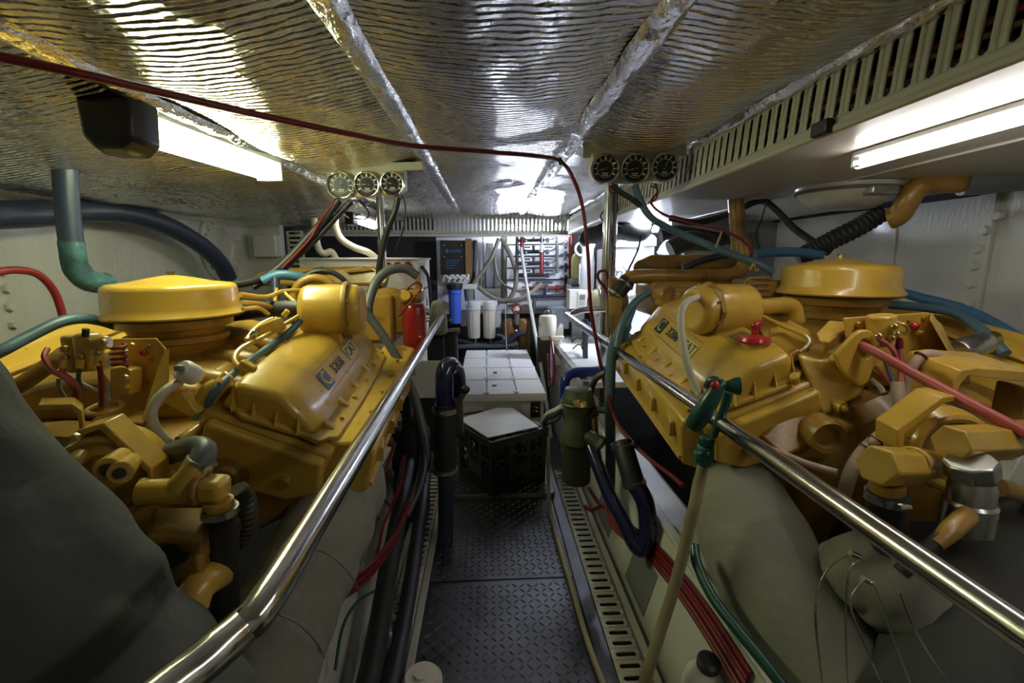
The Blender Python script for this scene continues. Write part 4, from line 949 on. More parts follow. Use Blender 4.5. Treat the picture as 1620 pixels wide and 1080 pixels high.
# hoses and leads below the right gauges
hose('gauge_hose', 'blue green hose running from the right gauges to the air cleaner', 'hose', PP([(1004, 292, 1.63), (1012, 315, 1.63), (1028, 342, 1.62), (1060, 362, 1.6), (1110, 383, 1.56), (1160, 403, 1.5), (1200, 418, 1.46), (1222, 430, 1.45)]), .0125, 'teal_hose', 12)
hose('gauge_harness', 'short black harness under the right gauges', 'cable', PP([(968, 293, 1.63), (980, 303, 1.63), (998, 314, 1.63), (1014, 326, 1.62)]), .010, 'black_rubber', wob=.12)
hose('gauge_wire', 'thin bright red wire from the right gauges to the engine', 'cable', PP([(1036, 290, 1.63), (1040, 304, 1.63), (1030, 320, 1.62), (1048, 338, 1.61), (1090, 352, 1.58), (1135, 362, 1.55), (1165, 374, 1.53), (1185, 390, 1.5), (1190, 402, 1.48)]), .0042, 'red_cable', 6)
hose('gauge_wire', 'dark red wire behind the blue green hose under the right gauges', 'cable', PP([(964, 292, 1.64), (966, 304, 1.64), (985, 308, 1.64), (1010, 322, 1.64), (1026, 342, 1.63)]), .0035, 'dark_red', 6)
hose('gauge_wire', 'looped dark red wire right of the short harness under the right gauges', 'cable', PP([(1030, 294, 1.64), (1040, 300, 1.64), (1038, 314, 1.64), (1026, 320, 1.64)]), .003, 'dark_red', 6)
hose('coolant_hose', 'grey blue hose behind the orange crossover pipe', 'hose', PP([(1080, 424, 1.80), (1110, 412, 1.80), (1140, 405, 1.80), (1160, 402, 1.78)]), .014, 'slate_hose', 10)
hose('coolant_hose', 'teal hose dropping beside the front of the right engine', 'hose', PP([(1030, 460, 1.62), (1008, 475, 1.6), (992, 495, 1.58), (982, 520, 1.56), (976, 550, 1.54)]), .0135, 'teal_hose', 12)
hose('coolant_hose', 'blue green hose beside the teal one at the front of the right engine', 'hose', PP([(1004, 482, 1.63), (994, 510, 1.61), (988, 535, 1.6), (985, 560, 1.59)]), .011, 'blue_hose', 10)
hose('pressure_cable', 'thin blue black cable from the soffit to the rubber coupling', 'cable', PP([(1014, 372, 2.0), (1010, 392, 1.95), (1000, 415, 1.85), (990, 435, 1.72), (985, 445, 1.70)]), .005, 'slate_hose', 8)
hose('cable_arc', 'black cable arching over the standpipe at the right soffit', 'cable', PP([(1060, 345, 2.0), (1100, 352, 2.0), (1150, 340, 2.0), (1200, 318, 1.95), (1225, 330, 1.9), (1255, 360, 1.85), (1290, 385, 1.75), (1312, 400, 1.7)]), .014, 'black_rubber', 10)
hose('tie_wire', 'thin black wire hanging beside the standpipe', 'cable', PP([(1213, 318, 1.9), (1205, 345, 1.9), (1196, 372, 1.88), (1204, 400, 1.85)]), .0035, 'wire_black', 6)
for k, (a, b) in enumerate((((1142, 366), (1132, 392)), ((1034, 352), (1030, 362)))):
    hose('cable_tie', ['beige cable tie around the blue green hose near the air cleaner', 'small beige cable tie on the blue green hose near the gauges'][k], 'cable tie', [W(*a, Y=1.52 + .08 * k), W(*b, Y=1.5 + .08 * k)], .004, 'tan_hose', 6, 1)

# ================================================================ CEILING CABLE AND RED CABLES
zc = 1.395
pts = [W(-120, 66, Z=1.33), W(0, 90, Z=1.335), W(130, 117, Z=1.335), W(280, 152, Z=1.34), W(420, 184, Z=1.35), W(560, 213, Z=1.365), W(650, 230, Z=1.38), W(760, 239, Z=1.39), W(850, 247, Z=1.405), W(888, 256, Z=1.41)]
D0 = pts[-1].y
pts += PP([(908, 285, D0), (922, 330, D0 + .01), (930, 400, D0 + .02), (934, 480, D0 + .03), (945, 550, D0 + .02), (958, 620, D0), (962, 690, D0 - .02), (960, 770, D0 - .05)])
hose('ceiling_cable', 'long dark red cable strung across the ceiling, then hanging down', 'cable', pts, .0072, 'red_cable', 10)
tag(MB().torus(W(886, 255, Y=D0 - .004), (1, .3, .2), .011, .004, 14, 6).build('cable_tie', 'wire_black'), 'black cable tie holding the red cable to the ceiling batten', 'cable tie')
hose('red_loop', 'small red wire loop hanging on the right post', 'cable', PP([(958, 428, RD - .012), (948, 430, RD - .012), (946, 440, RD - .012), (956, 455, RD - .012), (966, 470, RD - .02), (962, 445, RD - .012), (960, 430, RD - .012)]), .008, 'red_cable', 8)
for k in range(5):
    face = lambda y, z: V(.435 + .085 * (z + .06) / .31 - .008 - .002 * (k % 2), y, z)
    dz = .0125 * (k - 2)
    pp = [W(958 + 2 * k, 765 + k, Y=1.50), W(960 + 3 * k, 805, Y=1.42), W(972 + 4 * k, 836 - 3 * k, Y=1.33)] + [face(y, z + dz) for y, z in ((1.24, .175), (1.14, .195), (1.04, .21), (.95, .218), (.86, .222), (.74, .222))]
    hose('battery_cable', ['leftmost', 'second', 'third', 'fourth', 'rightmost'][k] + ' red battery cable of the bundle along the right engine bearer', 'cable', pp, .0062, 'red_cable', 8, group='red battery cables on the right')
hose('battery_cable', 'short red cable branching left from the bundle on the right bearer', 'cable', PP([(960, 800, 1.44), (948, 802, 1.47), (934, 806, 1.5), (925, 800, 1.52)]), .007, 'red_cable', 8)
hose('battery_cable', 'short red cable slanting up left from the branch on the right bearer', 'cable', PP([(950, 800, 1.46), (942, 788, 1.5), (932, 772, 1.55)]), .007, 'dark_red', 8)
hose('engine_cable', 'red cable running below the right exhaust manifold', 'cable', PP([(962, 625, 1.50), (975, 665, 1.46), (995, 695, 1.38), (1030, 728, 1.27), (1062, 752, 1.17), (1080, 768, 1.10)]), .0065, 'red_cable', 8)
for k in range(3):
    hose('battery_cable', ['upper', 'middle', 'lower'][k] + ' red battery cable under the left handrail', 'cable', PP([(650 - 4 * k, 795, 1.30), (640 - 3 * k, 815 + 3 * k, 1.26), (625, 845 + 5 * k, 1.2), (600, 878 + 7 * k, 1.12), (572, 905 + 9 * k, 1.05), (545, 915 + 14 * k, 1.0), (515, 925 + 16 * k, .95)]), .0068, 'red_cable', 8, group='red battery cables on the left')

# ================================================================ LAGGED EXHAUSTS
def lag(label, pts, r, m, wob=.08, wf=7, seg=36, sm=14, **k):
    return tag(MB().tube(pts, r, seg, sm, wob=wob, wf=wf, **k).build('lagged_exhaust', m, ang=180), label, 'exhaust lagging', 'lagged exhausts')
lg = lag('grey fabric lagging around the exhaust pipe under the left handrail', PP([(575, 742, 1.24), (556, 765, 1.17), (520, 830, 1.05), (478, 915, .95), (440, 1000, .87), (400, 1090, .80), (360, 1180, .74)]), [.065, .098, .108, .112, .115, .118, .118], 'lagging', .04, 6, fold=.06, ff=7)
for k, (a, b, dpt) in enumerate(((575, 800, 1.06), (560, 905, .90), (505, 1010, .80))):
    MB().tube([W(a - 70, b - 40, Y=dpt - .02), W(a - 35, b - 25, Y=dpt - .035), W(a - 5, b + 5, Y=dpt), W(a + 8, b + 30, Y=dpt + .05)], .0018, 6, 5).build('lacing_wire', 'grey_metal', lg)
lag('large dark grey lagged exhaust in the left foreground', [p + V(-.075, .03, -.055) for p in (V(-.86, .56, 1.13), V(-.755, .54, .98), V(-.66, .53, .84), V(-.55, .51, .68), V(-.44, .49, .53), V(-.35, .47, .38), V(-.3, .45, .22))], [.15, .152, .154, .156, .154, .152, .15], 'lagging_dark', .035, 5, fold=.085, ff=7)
lg = lag('wide grey lagged exhaust below the right handrail', PP([(1150, 738, 1.10), (1160, 775, 1.04), (1190, 850, .95), (1230, 930, .86), (1275, 1015, .78), (1320, 1090, .72), (1370, 1180, .66)]), [.06, .108, .124, .127, .127, .126, .125], 'lagging', .03, 5, fold=.03, ff=5)
lg2 = lag('puckered grey lagging pillow tied with wire on the right exhaust', PP([(1325, 850, .80), (1348, 882, .77), (1400, 925, .73), (1465, 975, .70), (1560, 1020, .66), (1660, 1060, .62)]), [.035, .066, .078, .080, .08, .08], 'lagging', .10, 16, fold=.10, ff=14)
for k, pts in enumerate(([(1300, 1080, 0.637), (1290, 960, 0.655), (1310, 900, 0.673), (1350, 872, 0.673)], [(1340, 1080, 0.619), (1338, 960, 0.637), (1345, 900, 0.646), (1360, 885, 0.655)], [(1400, 1090, 0.584), (1360, 1000, 0.602), (1345, 950, 0.619), (1365, 918, 0.628)],
                         [(1440, 1080, 0.566), (1410, 1000, 0.584), (1385, 930, 0.602), (1370, 920, 0.611)], [(1500, 1080, 0.549), (1450, 1000, 0.566), (1425, 940, 0.584)])):
    MB().tube(PP(pts), .0016, 6, 6).build('lacing_wire', 'steel', lg2)
for a, b, dpt in ((1352, 877, 0.668), (1372, 917, 0.624)): MB().cyl(W(a - 7, b - 3, Y=dpt), W(a + 8, b + 4, Y=dpt), .005, seg=10).build('lacing_stud', 'chrome', lg2)
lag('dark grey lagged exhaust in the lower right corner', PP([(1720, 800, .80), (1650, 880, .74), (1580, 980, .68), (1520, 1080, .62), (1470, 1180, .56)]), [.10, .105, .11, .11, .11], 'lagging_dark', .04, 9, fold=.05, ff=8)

# ================================================================ RIGHT SIDE BELOW THE RAIL
t = thing('hose_nozzle', 'green hose nozzle with red button hooked over the right handrail', 'nozzle')
MB().tube(PP([(1098, 672, 0.896), (1110, 655, 0.880), (1124, 632, 0.872), (1136, 612, 0.872), (1146, 606, 0.872)]), [.019, .021, .018, .014, .010], 14, 5).build('nozzle_body', 'green_plastic', t)
MB().lathe([(.008, 0), (.011, .010), (.017, .022), (.019, .032), (0, .032)], W(1143, 610, Y=0.872), (1, -.3, .05), 18).build('nozzle_head', 'green_plastic', t)
MB().sphere(W(1131, 609, Y=0.848), .009).build('flow_button', 'red_cap', t)
MB().tube(PP([(1134, 603, 0.872), (1126, 602, 0.880), (1120, 612, 0.888)]), .010, 10, 4).build('nozzle_hook', 'green_plastic', t)
MB().tube(PP([(1152, 620, 0.896), (1146, 645, 0.904), (1136, 668, 0.912), (1128, 690, 0.912)]), .0095, 10, 4).build('nozzle_trigger', 'green_plastic', t)
MB().cyl(W(1119, 690, Y=0.904), W(1117, 704, Y=0.904), .017, seg=16).build('swivel', 'green_plastic', t, bev=.003)
cn = MB().cyl(W(1117, 704, Y=0.904), W(1113, 734, Y=0.904), .018, seg=16).build('hose_coupling', 'green_light', t, bev=.004)
for a in (1104, 1123): MB().box(W(a, 722, Y=0.888), (.014, .014, .024)).build('coupling_lug', 'green_light', cn, bev=.003)
hose('garden_hose', 'tan garden hose hanging from the green nozzle to the floor', 'hose', PP([(1114, 730, 0.904), (1106, 765, 0.896), (1096, 810, 0.880), (1082, 870, 0.872), (1066, 930, 0.862), (1044, 1000, 0.846), (1022, 1070, 0.827), (1005, 1130, 0.811)]), .0125, 'tan_hose', 14)
hose('garden_hose', 'thin tan hose lying along the tread plate walkway', 'hose', [W(868, 690, Y=2.0)] + [W(a, b, Z=.012) for a, b in ((868, 790), (876, 830), (890, 880), (902, 920), (918, 975), (935, 1030), (958, 1090))], .0085, 'tan_hose', 10)
hose('drain_hose', 'beige hose hanging from the breather canister across the right valve cover', 'hose', PP([(1104, 470, 1.20), (1084, 480, 1.16), (1077, 505, 1.14), (1080, 540, 1.12), (1088, 580, 1.10), (1100, 610, 1.09), (1112, 640, 1.08)]), .0095, 'beige_hose', 12)
# navy raw water pipe with rubber sleeve
t = thing('raw_water_pipe', 'glossy navy pipe bent in a U beside the right bearer', 'pipe')
MB().tube(PP([(1004, 765, 1.27), (1014, 780, 1.26), (1022, 800, 1.25), (1025, 830, 1.24), (1022, 858, 1.23), (1014, 868, 1.23), (1003, 858, 1.24), (985, 822, 1.28), (965, 785, 1.34), (945, 735, 1.42), (928, 690, 1.50)]), [.027, .0275, .0275, .0275, .0265, .025, .024, .022, .022, .022, .022], 16, 7).build('pipe', 'navy_pipe', t)
MB().tube(PP([(984, 700, 1.36), (994, 735, 1.31), (1005, 770, 1.27)]), .033, 16, 4).build('rubber_sleeve', 'black_rubber', t)
clamp(W(985, 704, Y=1.355), (.2, -.2, -1), .034, t, .016); clamp(W(1003, 763, Y=1.28), (.2, -.2, -1), .034, t, .016)
# bronze sea strainer
sc_ = W(912, 726, Y=1.52)
t = thing('sea_strainer', 'green bronze sea strainer with dark bowl beside the walkway', 'strainer')
MB().lathe([(0, -.085), (.046, -.085), (.052, -.078), (.052, .06), (.056, .066), (0, .066)], sc_, seg=28).build('bowl', 'olive_dark', t)
MB().lathe([(.056, .064), (.062, .07), (.060, .10), (.052, .13), (.048, .17), (.054, .20), (.058, .225), (.050, .24), (.046, .262), (.030, .268), (0, .268)], sc_, seg=24).build('body', 'bronze_green', t)
MB().tube([sc_ + V(.02, -.03, .10), sc_ + V(.05, -.05, .09), sc_ + V(.075, -.065, .07)], .028, 14, 4).build('outlet', 'bronze_green', t)
clamp(sc_ + V(.063, -.058, .08), (.7, -.4, -.5), .030, t, .014)
MB().tube([sc_ + V(.02, -.03, .17), sc_ + V(.06, -.03, .19)], .018, 12, 2).build('side_port', 'black_plastic', t)
MB().lathe([(0, 0), (.02, 0), (.024, .006), (.008, .012), (.008, .02), (0, .02)], sc_ + V(-.005, -.05, .225), (0, -.6, .8), 8).build('wing_screw', 'brass', t)
MB().torus(sc_ + V(0, 0, .212), (0, 0, 1), .056, .005, 24, 6).build('cover_ring', 'bronze_green', t)
MB().tube([sc_ + V(-.047, 0, -.09), sc_ + V(-.05, -.01, .21)], .004, 8, 1).build('tie_rod', 'steel', t)
hose('suction_pipe', 'grey blue pipe standing beside the post at the right engine front', 'pipe', PP([(985, 515, 1.58), (968, 560, 1.60), (965, 640, 1.58), (966, 720, 1.55), (964, 790, 1.52)]), .019, 'teal_hose', 14)
hose('coiled_hose', 'olive hose curled behind the strainer', 'hose', PP([(958, 590, 1.66), (942, 600, 1.68), (934, 625, 1.7), (940, 645, 1.7), (958, 650, 1.68)]), .012, 'olive_dark', 12)
hose('strainer_pipe', 'brown pipe standing behind the strainer', 'pipe', PP([(938, 640, 1.62), (942, 690, 1.6), (950, 745, 1.58)]), .013, 'wood_brown', 10)
hose('green_hose', 'dark green hose lying against the right lagged exhaust', 'hose', PP([(1098, 862, .90), (1104, 895, .86), (1128, 945, .80), (1170, 1000, .73), (1215, 1055, .67), (1250, 1100, .63)]), .011, 'green_plastic', 10)
t = thing('jug', 'white plastic jug with black cap on the right bearer', 'jug')
jc = W(1120, 1058, Y=.80)
MB().lathe([(.046, -.315), (.05, -.31), (.05, -.05), (.043, -.025), (.024, -.008), (.021, 0), (0, 0)], jc + V(.01, .02, -.012), seg=24).build('bottle', 'pvc_white', t)
MB().lathe([(.0235, 0), (.024, .002), (.024, .016), (.020, .019), (0, .019)], jc + V(.01, .02, -.013), (0, -.25, 1), 24).build('cap', 'black_plastic', t)
t = thing('valve_bottle', 'white round bottle neck standing at the left edge of the walkway', 'bottle')
jc = W(668, 1075, Z=.06)
MB().lathe([(.045, -.06), (.048, -.05), (.048, .0), (.040, .012), (0, .012)], jc, seg=24).build('bottle', 'cream_plastic', t)
MB().lathe([(.018, .012), (.018, .02), (0, .02)], jc, seg=16).build('cap', 'cream_plastic', t)

# ================================================================ LEFT SIDE BELOW THE RAIL
t = thing('seawater_riser', 'upright navy elbow with thick black hose left of the walkway', 'hose')
MB().tube(PP([(704, 645, 1.60), (703, 610, 1.60), (704, 588, 1.61), (712, 578, 1.64), (722, 590, 1.70), (726, 620, 1.75)]), .033, 18, 6).build('elbow', 'navy_pipe', t)
MB().tube(PP([(704, 640, 1.60), (704, 690, 1.59), (705, 748, 1.58)]), .042, 18, 4).build('sleeve_hose', 'black_rubber', t)
clamp(W(704, 648, Y=1.60), (0, 0, 1), .043, t, .018); clamp(W(705, 742, Y=1.58), (0, 0, 1), .043, t, .016)
MB().tube(PP([(705, 746, 1.58), (706, 800, 1.57), (704, 880, 1.55)]), .030, 16, 4).build('lower_pipe', 'slate_hose', t)
hl = MB().tube(PP([(722, 640, 1.58), (732, 624, 1.58), (736, 615, 1.58)]), .011, 10, 3).build('valve_lever', 'olive_dark', t)
MB().sphere(W(736, 616, Y=1.58), .017).build('lever_knob', 'black_plastic', hl)
MB().box(W(722, 660, Y=1.62), (.05, .06, .14)).build('valve_body', 'olive_dark', t, bev=.012)
hose('cooling_hose', 'long grey green hose drooping behind the left handrail', 'hose', PP([(575, 488, 1.62), (595, 515, 1.62), (620, 552, 1.6), (645, 600, 1.56), (662, 650, 1.52), (672, 700, 1.48), (668, 745, 1.42), (655, 785, 1.34), (640, 815, 1.28)]), .0155, 'grey_rubber', 14)
hose('cooling_hose', 'black hose arching from the red fuel filter to the left engine', 'hose', PP([(660, 436, 1.80), (640, 425, 1.78), (615, 428, 1.75), (596, 445, 1.72), (584, 475, 1.68), (582, 500, 1.66)]), .0175, 'grey_rubber', 14)
hose('cooling_hose', 'dark slate hose hanging close to the left bearer', 'hose', PP([(668, 690, 1.44), (672, 730, 1.42), (664, 770, 1.36), (648, 805, 1.3)]), .011, 'slate_hose', 10)
for k, pts in enumerate(([(625, 700, 1.4), (612, 740, 1.36), (590, 760, 1.32), (588, 790, 1.28), (600, 820, 1.24)], [(640, 720, 1.42), (636, 760, 1.38), (620, 800, 1.32), (606, 830, 1.26)], [(600, 700, 1.36), (590, 745, 1.33), (596, 775, 1.3), (618, 800, 1.28)], [(606, 830, 1.25), (598, 870, 1.18), (585, 900, 1.1)])):
    hose('loom_wire', ['curved dark red wire beside the left manifold', 'dark red wire hanging below the grey green hose', 'short black wire hook beside the left bearer', 'dark red wire dropping along the left bearer'][k], 'cable', PP(pts), .005, ['dark_red', 'dark_red', 'wire_black', 'dark_red'][k], 6)
hose('bilge_hose', 'black hose lying low along the left bearer', 'hose', [V(-.33, 1.9, .32), V(-.30, 1.5, .25), V(-.29, 1.2, .18), V(-.28, .9, .10), V(-.29, .6, .08)], .028, 'black_rubber', 12)
hose('bilge_hose', 'second black hose low along the left bearer beside the grating', 'hose', [V(-.27, 1.9, .2), V(-.25, 1.5, .12), V(-.24, 1.1, .055), V(-.24, .8, .05), V(-.25, .5, .05)], .024, 'black_rubber', 12)
hose('bilge_pipe', 'slate pipe standing at the near end of the left grating', 'pipe', [W(605, 990, Y=1.12), W(612, 1030, Y=1.05), W(618, 1090, Y=.98)], .03, 'slate_hose', 16, 3)
hose('ground_wire', 'thin green wire hanging under the left lagged exhaust', 'cable', PP([(592, 935, 1.05), (575, 945, 1.03), (555, 965, 1.0), (540, 1000, .95), (530, 1060, .9)]), .004, 'green_plastic', 6)
t = thing('bilge_pump', 'black bilge pump housing beside the left bearer below the handrail', 'pump')
bp_ = W(650, 700, Y=1.75)
MB().lathe([(.0, -.12), (.07, -.12), (.078, -.10), (.078, .05), (.06, .08), (0, .08)], bp_, seg=24).build('housing', 'black_plastic', t)
MB().lathe([(.05, .075), (.05, .10), (.03, .12), (0, .12)], bp_, seg=20).build('top_cap', 'olive_dark', t)
MB().tube([bp_ + V(-.05, -.03, .02), bp_ + V(-.12, -.05, .04)], .025, 12, 1).build('inlet', 'grey_metal', t)
MB().box(bp_ + V(0, 0, -.25), (.12, .12, .28)).build('pump_stand', 'bilge', t)
t = thing('battery_switch', 'black junction box with white tag under the left manifold', 'box')
MB().box(W(632, 640, Y=1.72), (.10, .1, .10)).build('box_body', 'black_plastic', t, bev=.006)
MB().box(W(628, 660, Y=1.66), (.035, .006, .03)).build('box_tag', 'pvc_white', t, bev=.002)
MB().box(W(634, 690, Y=1.70), (.014, .014, .15)).build('box_stand', 'grey_metal', t)

# ================================================================ CENTRE: WHITE BOX, CRATE
t = thing('battery_box', 'long white box with a ribbed panelled lid in the middle of the walkway', 'box')
x0, x1, y0, y1, zt = -.165, .305, 2.26, 3.44, .365
MB().box(((x0 + x1) / 2, (y0 + y1) / 2, .165), (x1 - x0 - .03, y1 - y0 - .03, .36)).build('box_body', 'clean_white', t, bev=.006)
ld = MB().box(((x0 + x1) / 2, (y0 + y1) / 2, zt - .022), (x1 - x0, y1 - y0, .032)).build('lid', 'clean_white', t, bev=.005)
for j in range(4):
    for i in range(3):
        wx, wy = (x1 - x0) / 3, (y1 - y0) / 4
        MB().box((x0 + wx * (i + .5), y0 + wy * (j + .5), zt - .002), (wx - .008, wy - .012, .012)).build('lid_panel', 'clean_white', ld, bev=.003)
for j in range(1, 4): MB().box(((x0 + x1) / 2, y0 + j * (y1 - y0) / 4, zt + .002), (x1 - x0, .014, .012)).build('lid_rib', 'clean_white', ld, bev=.003)
for i in (1, 2):
    for j in range(4): MB().box((x0 + (x1 - x0) * i / 3, y0 + (y1 - y0) * (j + .12) / 4, zt + .004), (.03, .03, .010)).build('hinge_tab', 'clean_white', ld, bev=.003)
for j in range(2): MB().box((x0 + .20 + .01 * j, y0 + .16 + j * .29, zt + .006), (.022, .028, .006)).build('latch', 'black_plastic', ld, bev=.001)
for i in range(3): MB().box((x0 + .10 + i * .14, y0 + .012, .25), (.09, .006, .10)).build('front_panel', 'clean_white', t, bev=.003)
MB().box((x1 - .06, y0 + .006, .28), (.05, .012, .08)).build('terminal_block', 'black_plastic', t, bev=.002)
for k in range(6): MB().cyl((x1 - .075 + .012 * (k % 3), y0 - .004, .295 - .02 * (k // 3)), (x1 - .075 + .012 * (k % 3), y0 + .004, .295 - .02 * (k // 3)), .005, seg=8).build('terminal', ['red_paint', 'brass', 'mark_white'][k % 3], t)
hose('box_cable', 'red lead lying at the left front of the white box', 'cable', [V(x0 + .02, y0 - .02, .27), V(x0 + .08, y0 - .03, .28), V(x0 + .14, y0 - .02, .285)], .007, 'red_cable', 8)

# milk crate turned on the walkway
t = thing('milk_crate', 'black plastic milk crate with lattice sides standing on the walkway', 'crate')
S, H = .30, .26; ca = 32 * D2R; cx, cy, cz = .062, 2.06, .022
A = Vector((math.cos(ca), math.sin(ca), 0)); B = Vector((-math.sin(ca), math.cos(ca), 0)); O = Vector((cx, cy, cz)); RZ = Matrix.Rotation(ca, 3, 'Z')
MB().box(O + V(0, 0, .006), (S - .01, S - .01, .012), RZ).build('bottom', 'black_plastic', t)
for s_, ax_, bx_ in ((-1, A, B), (1, A, B), (-1, B, A), (1, B, A)):
    w = MB(); cc = O + bx_ * s_ * (S / 2 - .005); Rw = Matrix((ax_, bx_, Vector((0, 0, 1)))).transposed()
    for zz, hh in ((.018, .036), (H - .02, .04), (H * .60, .012)): w.box(cc + V(0, 0, zz), (S, .012, hh), Rw)
    for q in (-1, -.36, .36, 1): w.box(cc + ax_ * q * (S / 2 - .012) + V(0, 0, H / 2), (.024, .010, H), Rw)
    w.box(cc + V(0, 0, H * .32), (S * .40, .008, H * .24), Rw)
    for q in range(-3, 4):
        for sg in (-1, 1):
            Rl = Rw @ Matrix.Rotation(sg * PI / 4, 3, 'Y'); w.box(cc + ax_ * q * .042 + V(0, 0, H * .45), (.27, .005, .006), Rl) if abs(q) < 2 else None
    for q in (-.68, .68):
        for z_ in (.30, .45, .72):
            for sg in (-1, 1): w.box(cc + ax_ * q * (S / 2 - .012) + V(0, 0, H * z_), (.085, .005, .006), Rw @ Matrix.Rotation(sg * PI / 4, 3, 'Y'))
    w.build('lattice_wall', 'black_plastic', t)
    MB().box(cc + bx_ * s_ * .008 + V(0, 0, H - .012), (S + .024, .014, .022), Rw).build('rim', 'black_plastic', t, bev=.003)
q = [O + A * a * S / 2 + B * b * S / 2 + V(0, 0, H + .004 + dz) for a, b, dz in ((-1.02, -.82, 0), (.75, -.98, .0), (.98, .72, .012), (.55, 1.02, .016), (-.98, 1.0, .004))]
o = MB().rings([q, [p + V(0, 0, .006) for p in q]]).build('board', 'clean_white', bev=.002); tag(o, 'white board lying on top of the black milk crate', 'board')
for k in range(3):
    hose('harness_wire', ['white wire', 'black wire', 'thin black wire'][k] + ' looping between the white box and the strainer', 'cable', PP([(858, 668 + 6 * k, 2.1), (866, 655 + 8 * k, 2.0), (880, 648 + 9 * k, 1.9), (890, 642 + 6 * k, 1.85)]), [.012, .007, .005][k], ['pvc_white', 'wire_black', 'wire_black'][k], 8)
# ================================================================ UPPER LEFT AND RIGHT SIDES
hose('ventilation_hose', 'thick dark blue hose along the left hull side arching down', 'hose', [W(a, b, X=-1.60) for a, b in ((-80, 342), (-10, 340), (60, 338), (130, 333), (190, 336), (245, 350), (290, 370), (325, 393), (350, 418), (362, 440))], .047, 'slate_hose', 16)
clamp(W(80, 336, X=-1.60), (0, 1, .03), .048, None, .02, 'grey_metal'); o = bpy.data.objects['hose_clamp.%03d' % (len([x for x in bpy.data.objects if x.name.startswith('hose_clamp')]) - 1)]
tag(o, 'grey clamp around the dark blue hose on the left hull side', 'clamp')
t = thing('cooling_pipe', 'dark upright pipe with green corroded elbow at the left hull side', 'pipe')
MB().tube(PP([(103, 264, 1.52), (106, 320, 1.52), (110, 360, 1.52), (113, 384, 1.52)]), .031, 18, 2).build('pipe', 'slate_hose', t)
MB().tube(PP([(113, 382, 1.52), (115, 400, 1.52), (120, 422, 1.53), (134, 440, 1.55), (152, 447, 1.58), (172, 449, 1.62)]), [.033, .033, .034, .035, .034, .033], 18, 6, wob=.05, wf=30).build('corroded_elbow', 'verdigris', t, label='green corroded elbow')
MB().torus(W(168, 449, Y=1.61), (1, .3, 0), .033, .006, 20, 8).build('elbow_bead', 'verdigris', t)
hose('battery_cable', 'thick red cable arching at the far left edge', 'cable', PP([(-60, 436, 1.2), (-10, 431, 1.28), (25, 427, 1.34), (60, 434, 1.4), (85, 460, 1.45), (98, 495, 1.46), (104, 530, 1.46)]), .0105, 'red_cable', 12)
hose('fuel_hose', 'grey green hose beside the electrical bracket of the left engine', 'hose', PP([(-40, 572, .95), (0, 556, .98), (50, 530, 1.04), (95, 509, 1.1), (130, 504, 1.16), (160, 508, 1.22), (185, 516, 1.26)]), .0125, 'teal_hose', 12)
hose('fuel_hose', 'blue hose behind the left air cleaner', 'hose', PP([(415, 445, 1.7), (440, 435, 1.72), (470, 437, 1.74), (490, 444, 1.76)]), .018, 'blue_hose', 12)
hose('fuel_hose', 'short dark hose standing behind the left air cleaner', 'hose', PP([(436, 440, 1.68), (436, 465, 1.66), (434, 485, 1.64)]), .014, 'slate_hose', 10)
# right side under the soffit
t = thing('air_duct', 'round duct flange under the right soffit with a black corrugated hose', 'duct')
dc = W(1338, 312, Y=1.62)
MB().lathe([(0, -.075), (.09, -.075), (.13, -.05), (.155, -.02), (.16, -.008), (.16, .0), (0, .0)], V(dc.x, dc.y, SOF(dc.y)), seg=36).build('duct_flange', 'soffit_paint', t)
MB().torus(V(dc.x, dc.y, SOF(dc.y) - .019), (0, 0, 1), .155, .006, 36, 8).build('flange_seal', 'grey_rubber', t)
for k in range(10):
    a = 2 * PI * k / 10; inst('bolt', BOLT_S, V(dc.x + .145 * math.cos(a), dc.y + .145 * math.sin(a), SOF(dc.y) - .015), rot_to((0, 0, -1)), t)
MB().tube(PP([(1395, 336, 1.62), (1360, 358, 1.64), (1320, 378, 1.66), (1290, 394, 1.68), (1262, 408, 1.7)]), .034, 14, 9, corr=.06).build('corrugated_hose', 'black_rubber', t)
MB().box(W(1382, 302, Y=1.5), (.09, .10, .03)).build('duct_clamp', 'steel', t, bev=.004)
hose('exhaust_pipe', 'yellow elbow pipe below the right soffit', 'pipe', PP([(1408, 346, 1.52), (1422, 340, 1.50), (1436, 318, 1.48), (1448, 300, 1.47), (1466, 291, 1.46), (1530, 287, 1.44)]), .034, 'yellow_dirty', 18)
hose('exhaust_hose', 'dark grey hose on the yellow elbow pipe at the upper right edge', 'hose', PP([(1522, 287, 1.44), (1560, 284, 1.42), (1620, 278, 1.38), (1700, 270, 1.34)]), .044, 'grey_rubber', 18)
hose('fuel_hose', 'blue hose behind the right air cleaner', 'hose', PP([(1195, 402, 1.62), (1225, 399, 1.62), (1262, 399, 1.62), (1300, 404, 1.62)]), .017, 'blue_hose', 12)
hose('fuel_hose', 'upper blue hose leaving the right air cleaner toward the hull', 'hose', PP([(1425, 462, 1.48), (1460, 472, 1.42), (1500, 482, 1.36), (1550, 500, 1.28), (1620, 540, 1.16), (1680, 580, 1.08)]), .0155, 'blue_hose', 12)
hose('fuel_hose', 'lower teal hose leaving the right air cleaner toward the hull', 'hose', PP([(1408, 482, 1.40), (1450, 485, 1.34), (1500, 492, 1.26), (1530, 505, 1.2), (1560, 528, 1.12), (1590, 560, 1.06)]), .0135, 'teal_hose', 12)
hose('battery_cable', 'thick pink cable threaded through the lifting eye of the right engine', 'cable', PP([(1338, 530, 1.02), (1352, 540, .96), (1369, 549, .92), (1395, 562, .88), (1440, 588, .83), (1500, 620, .76), (1560, 652, .70), (1640, 694, .64)]), .0095, 'pink_cable', 12)
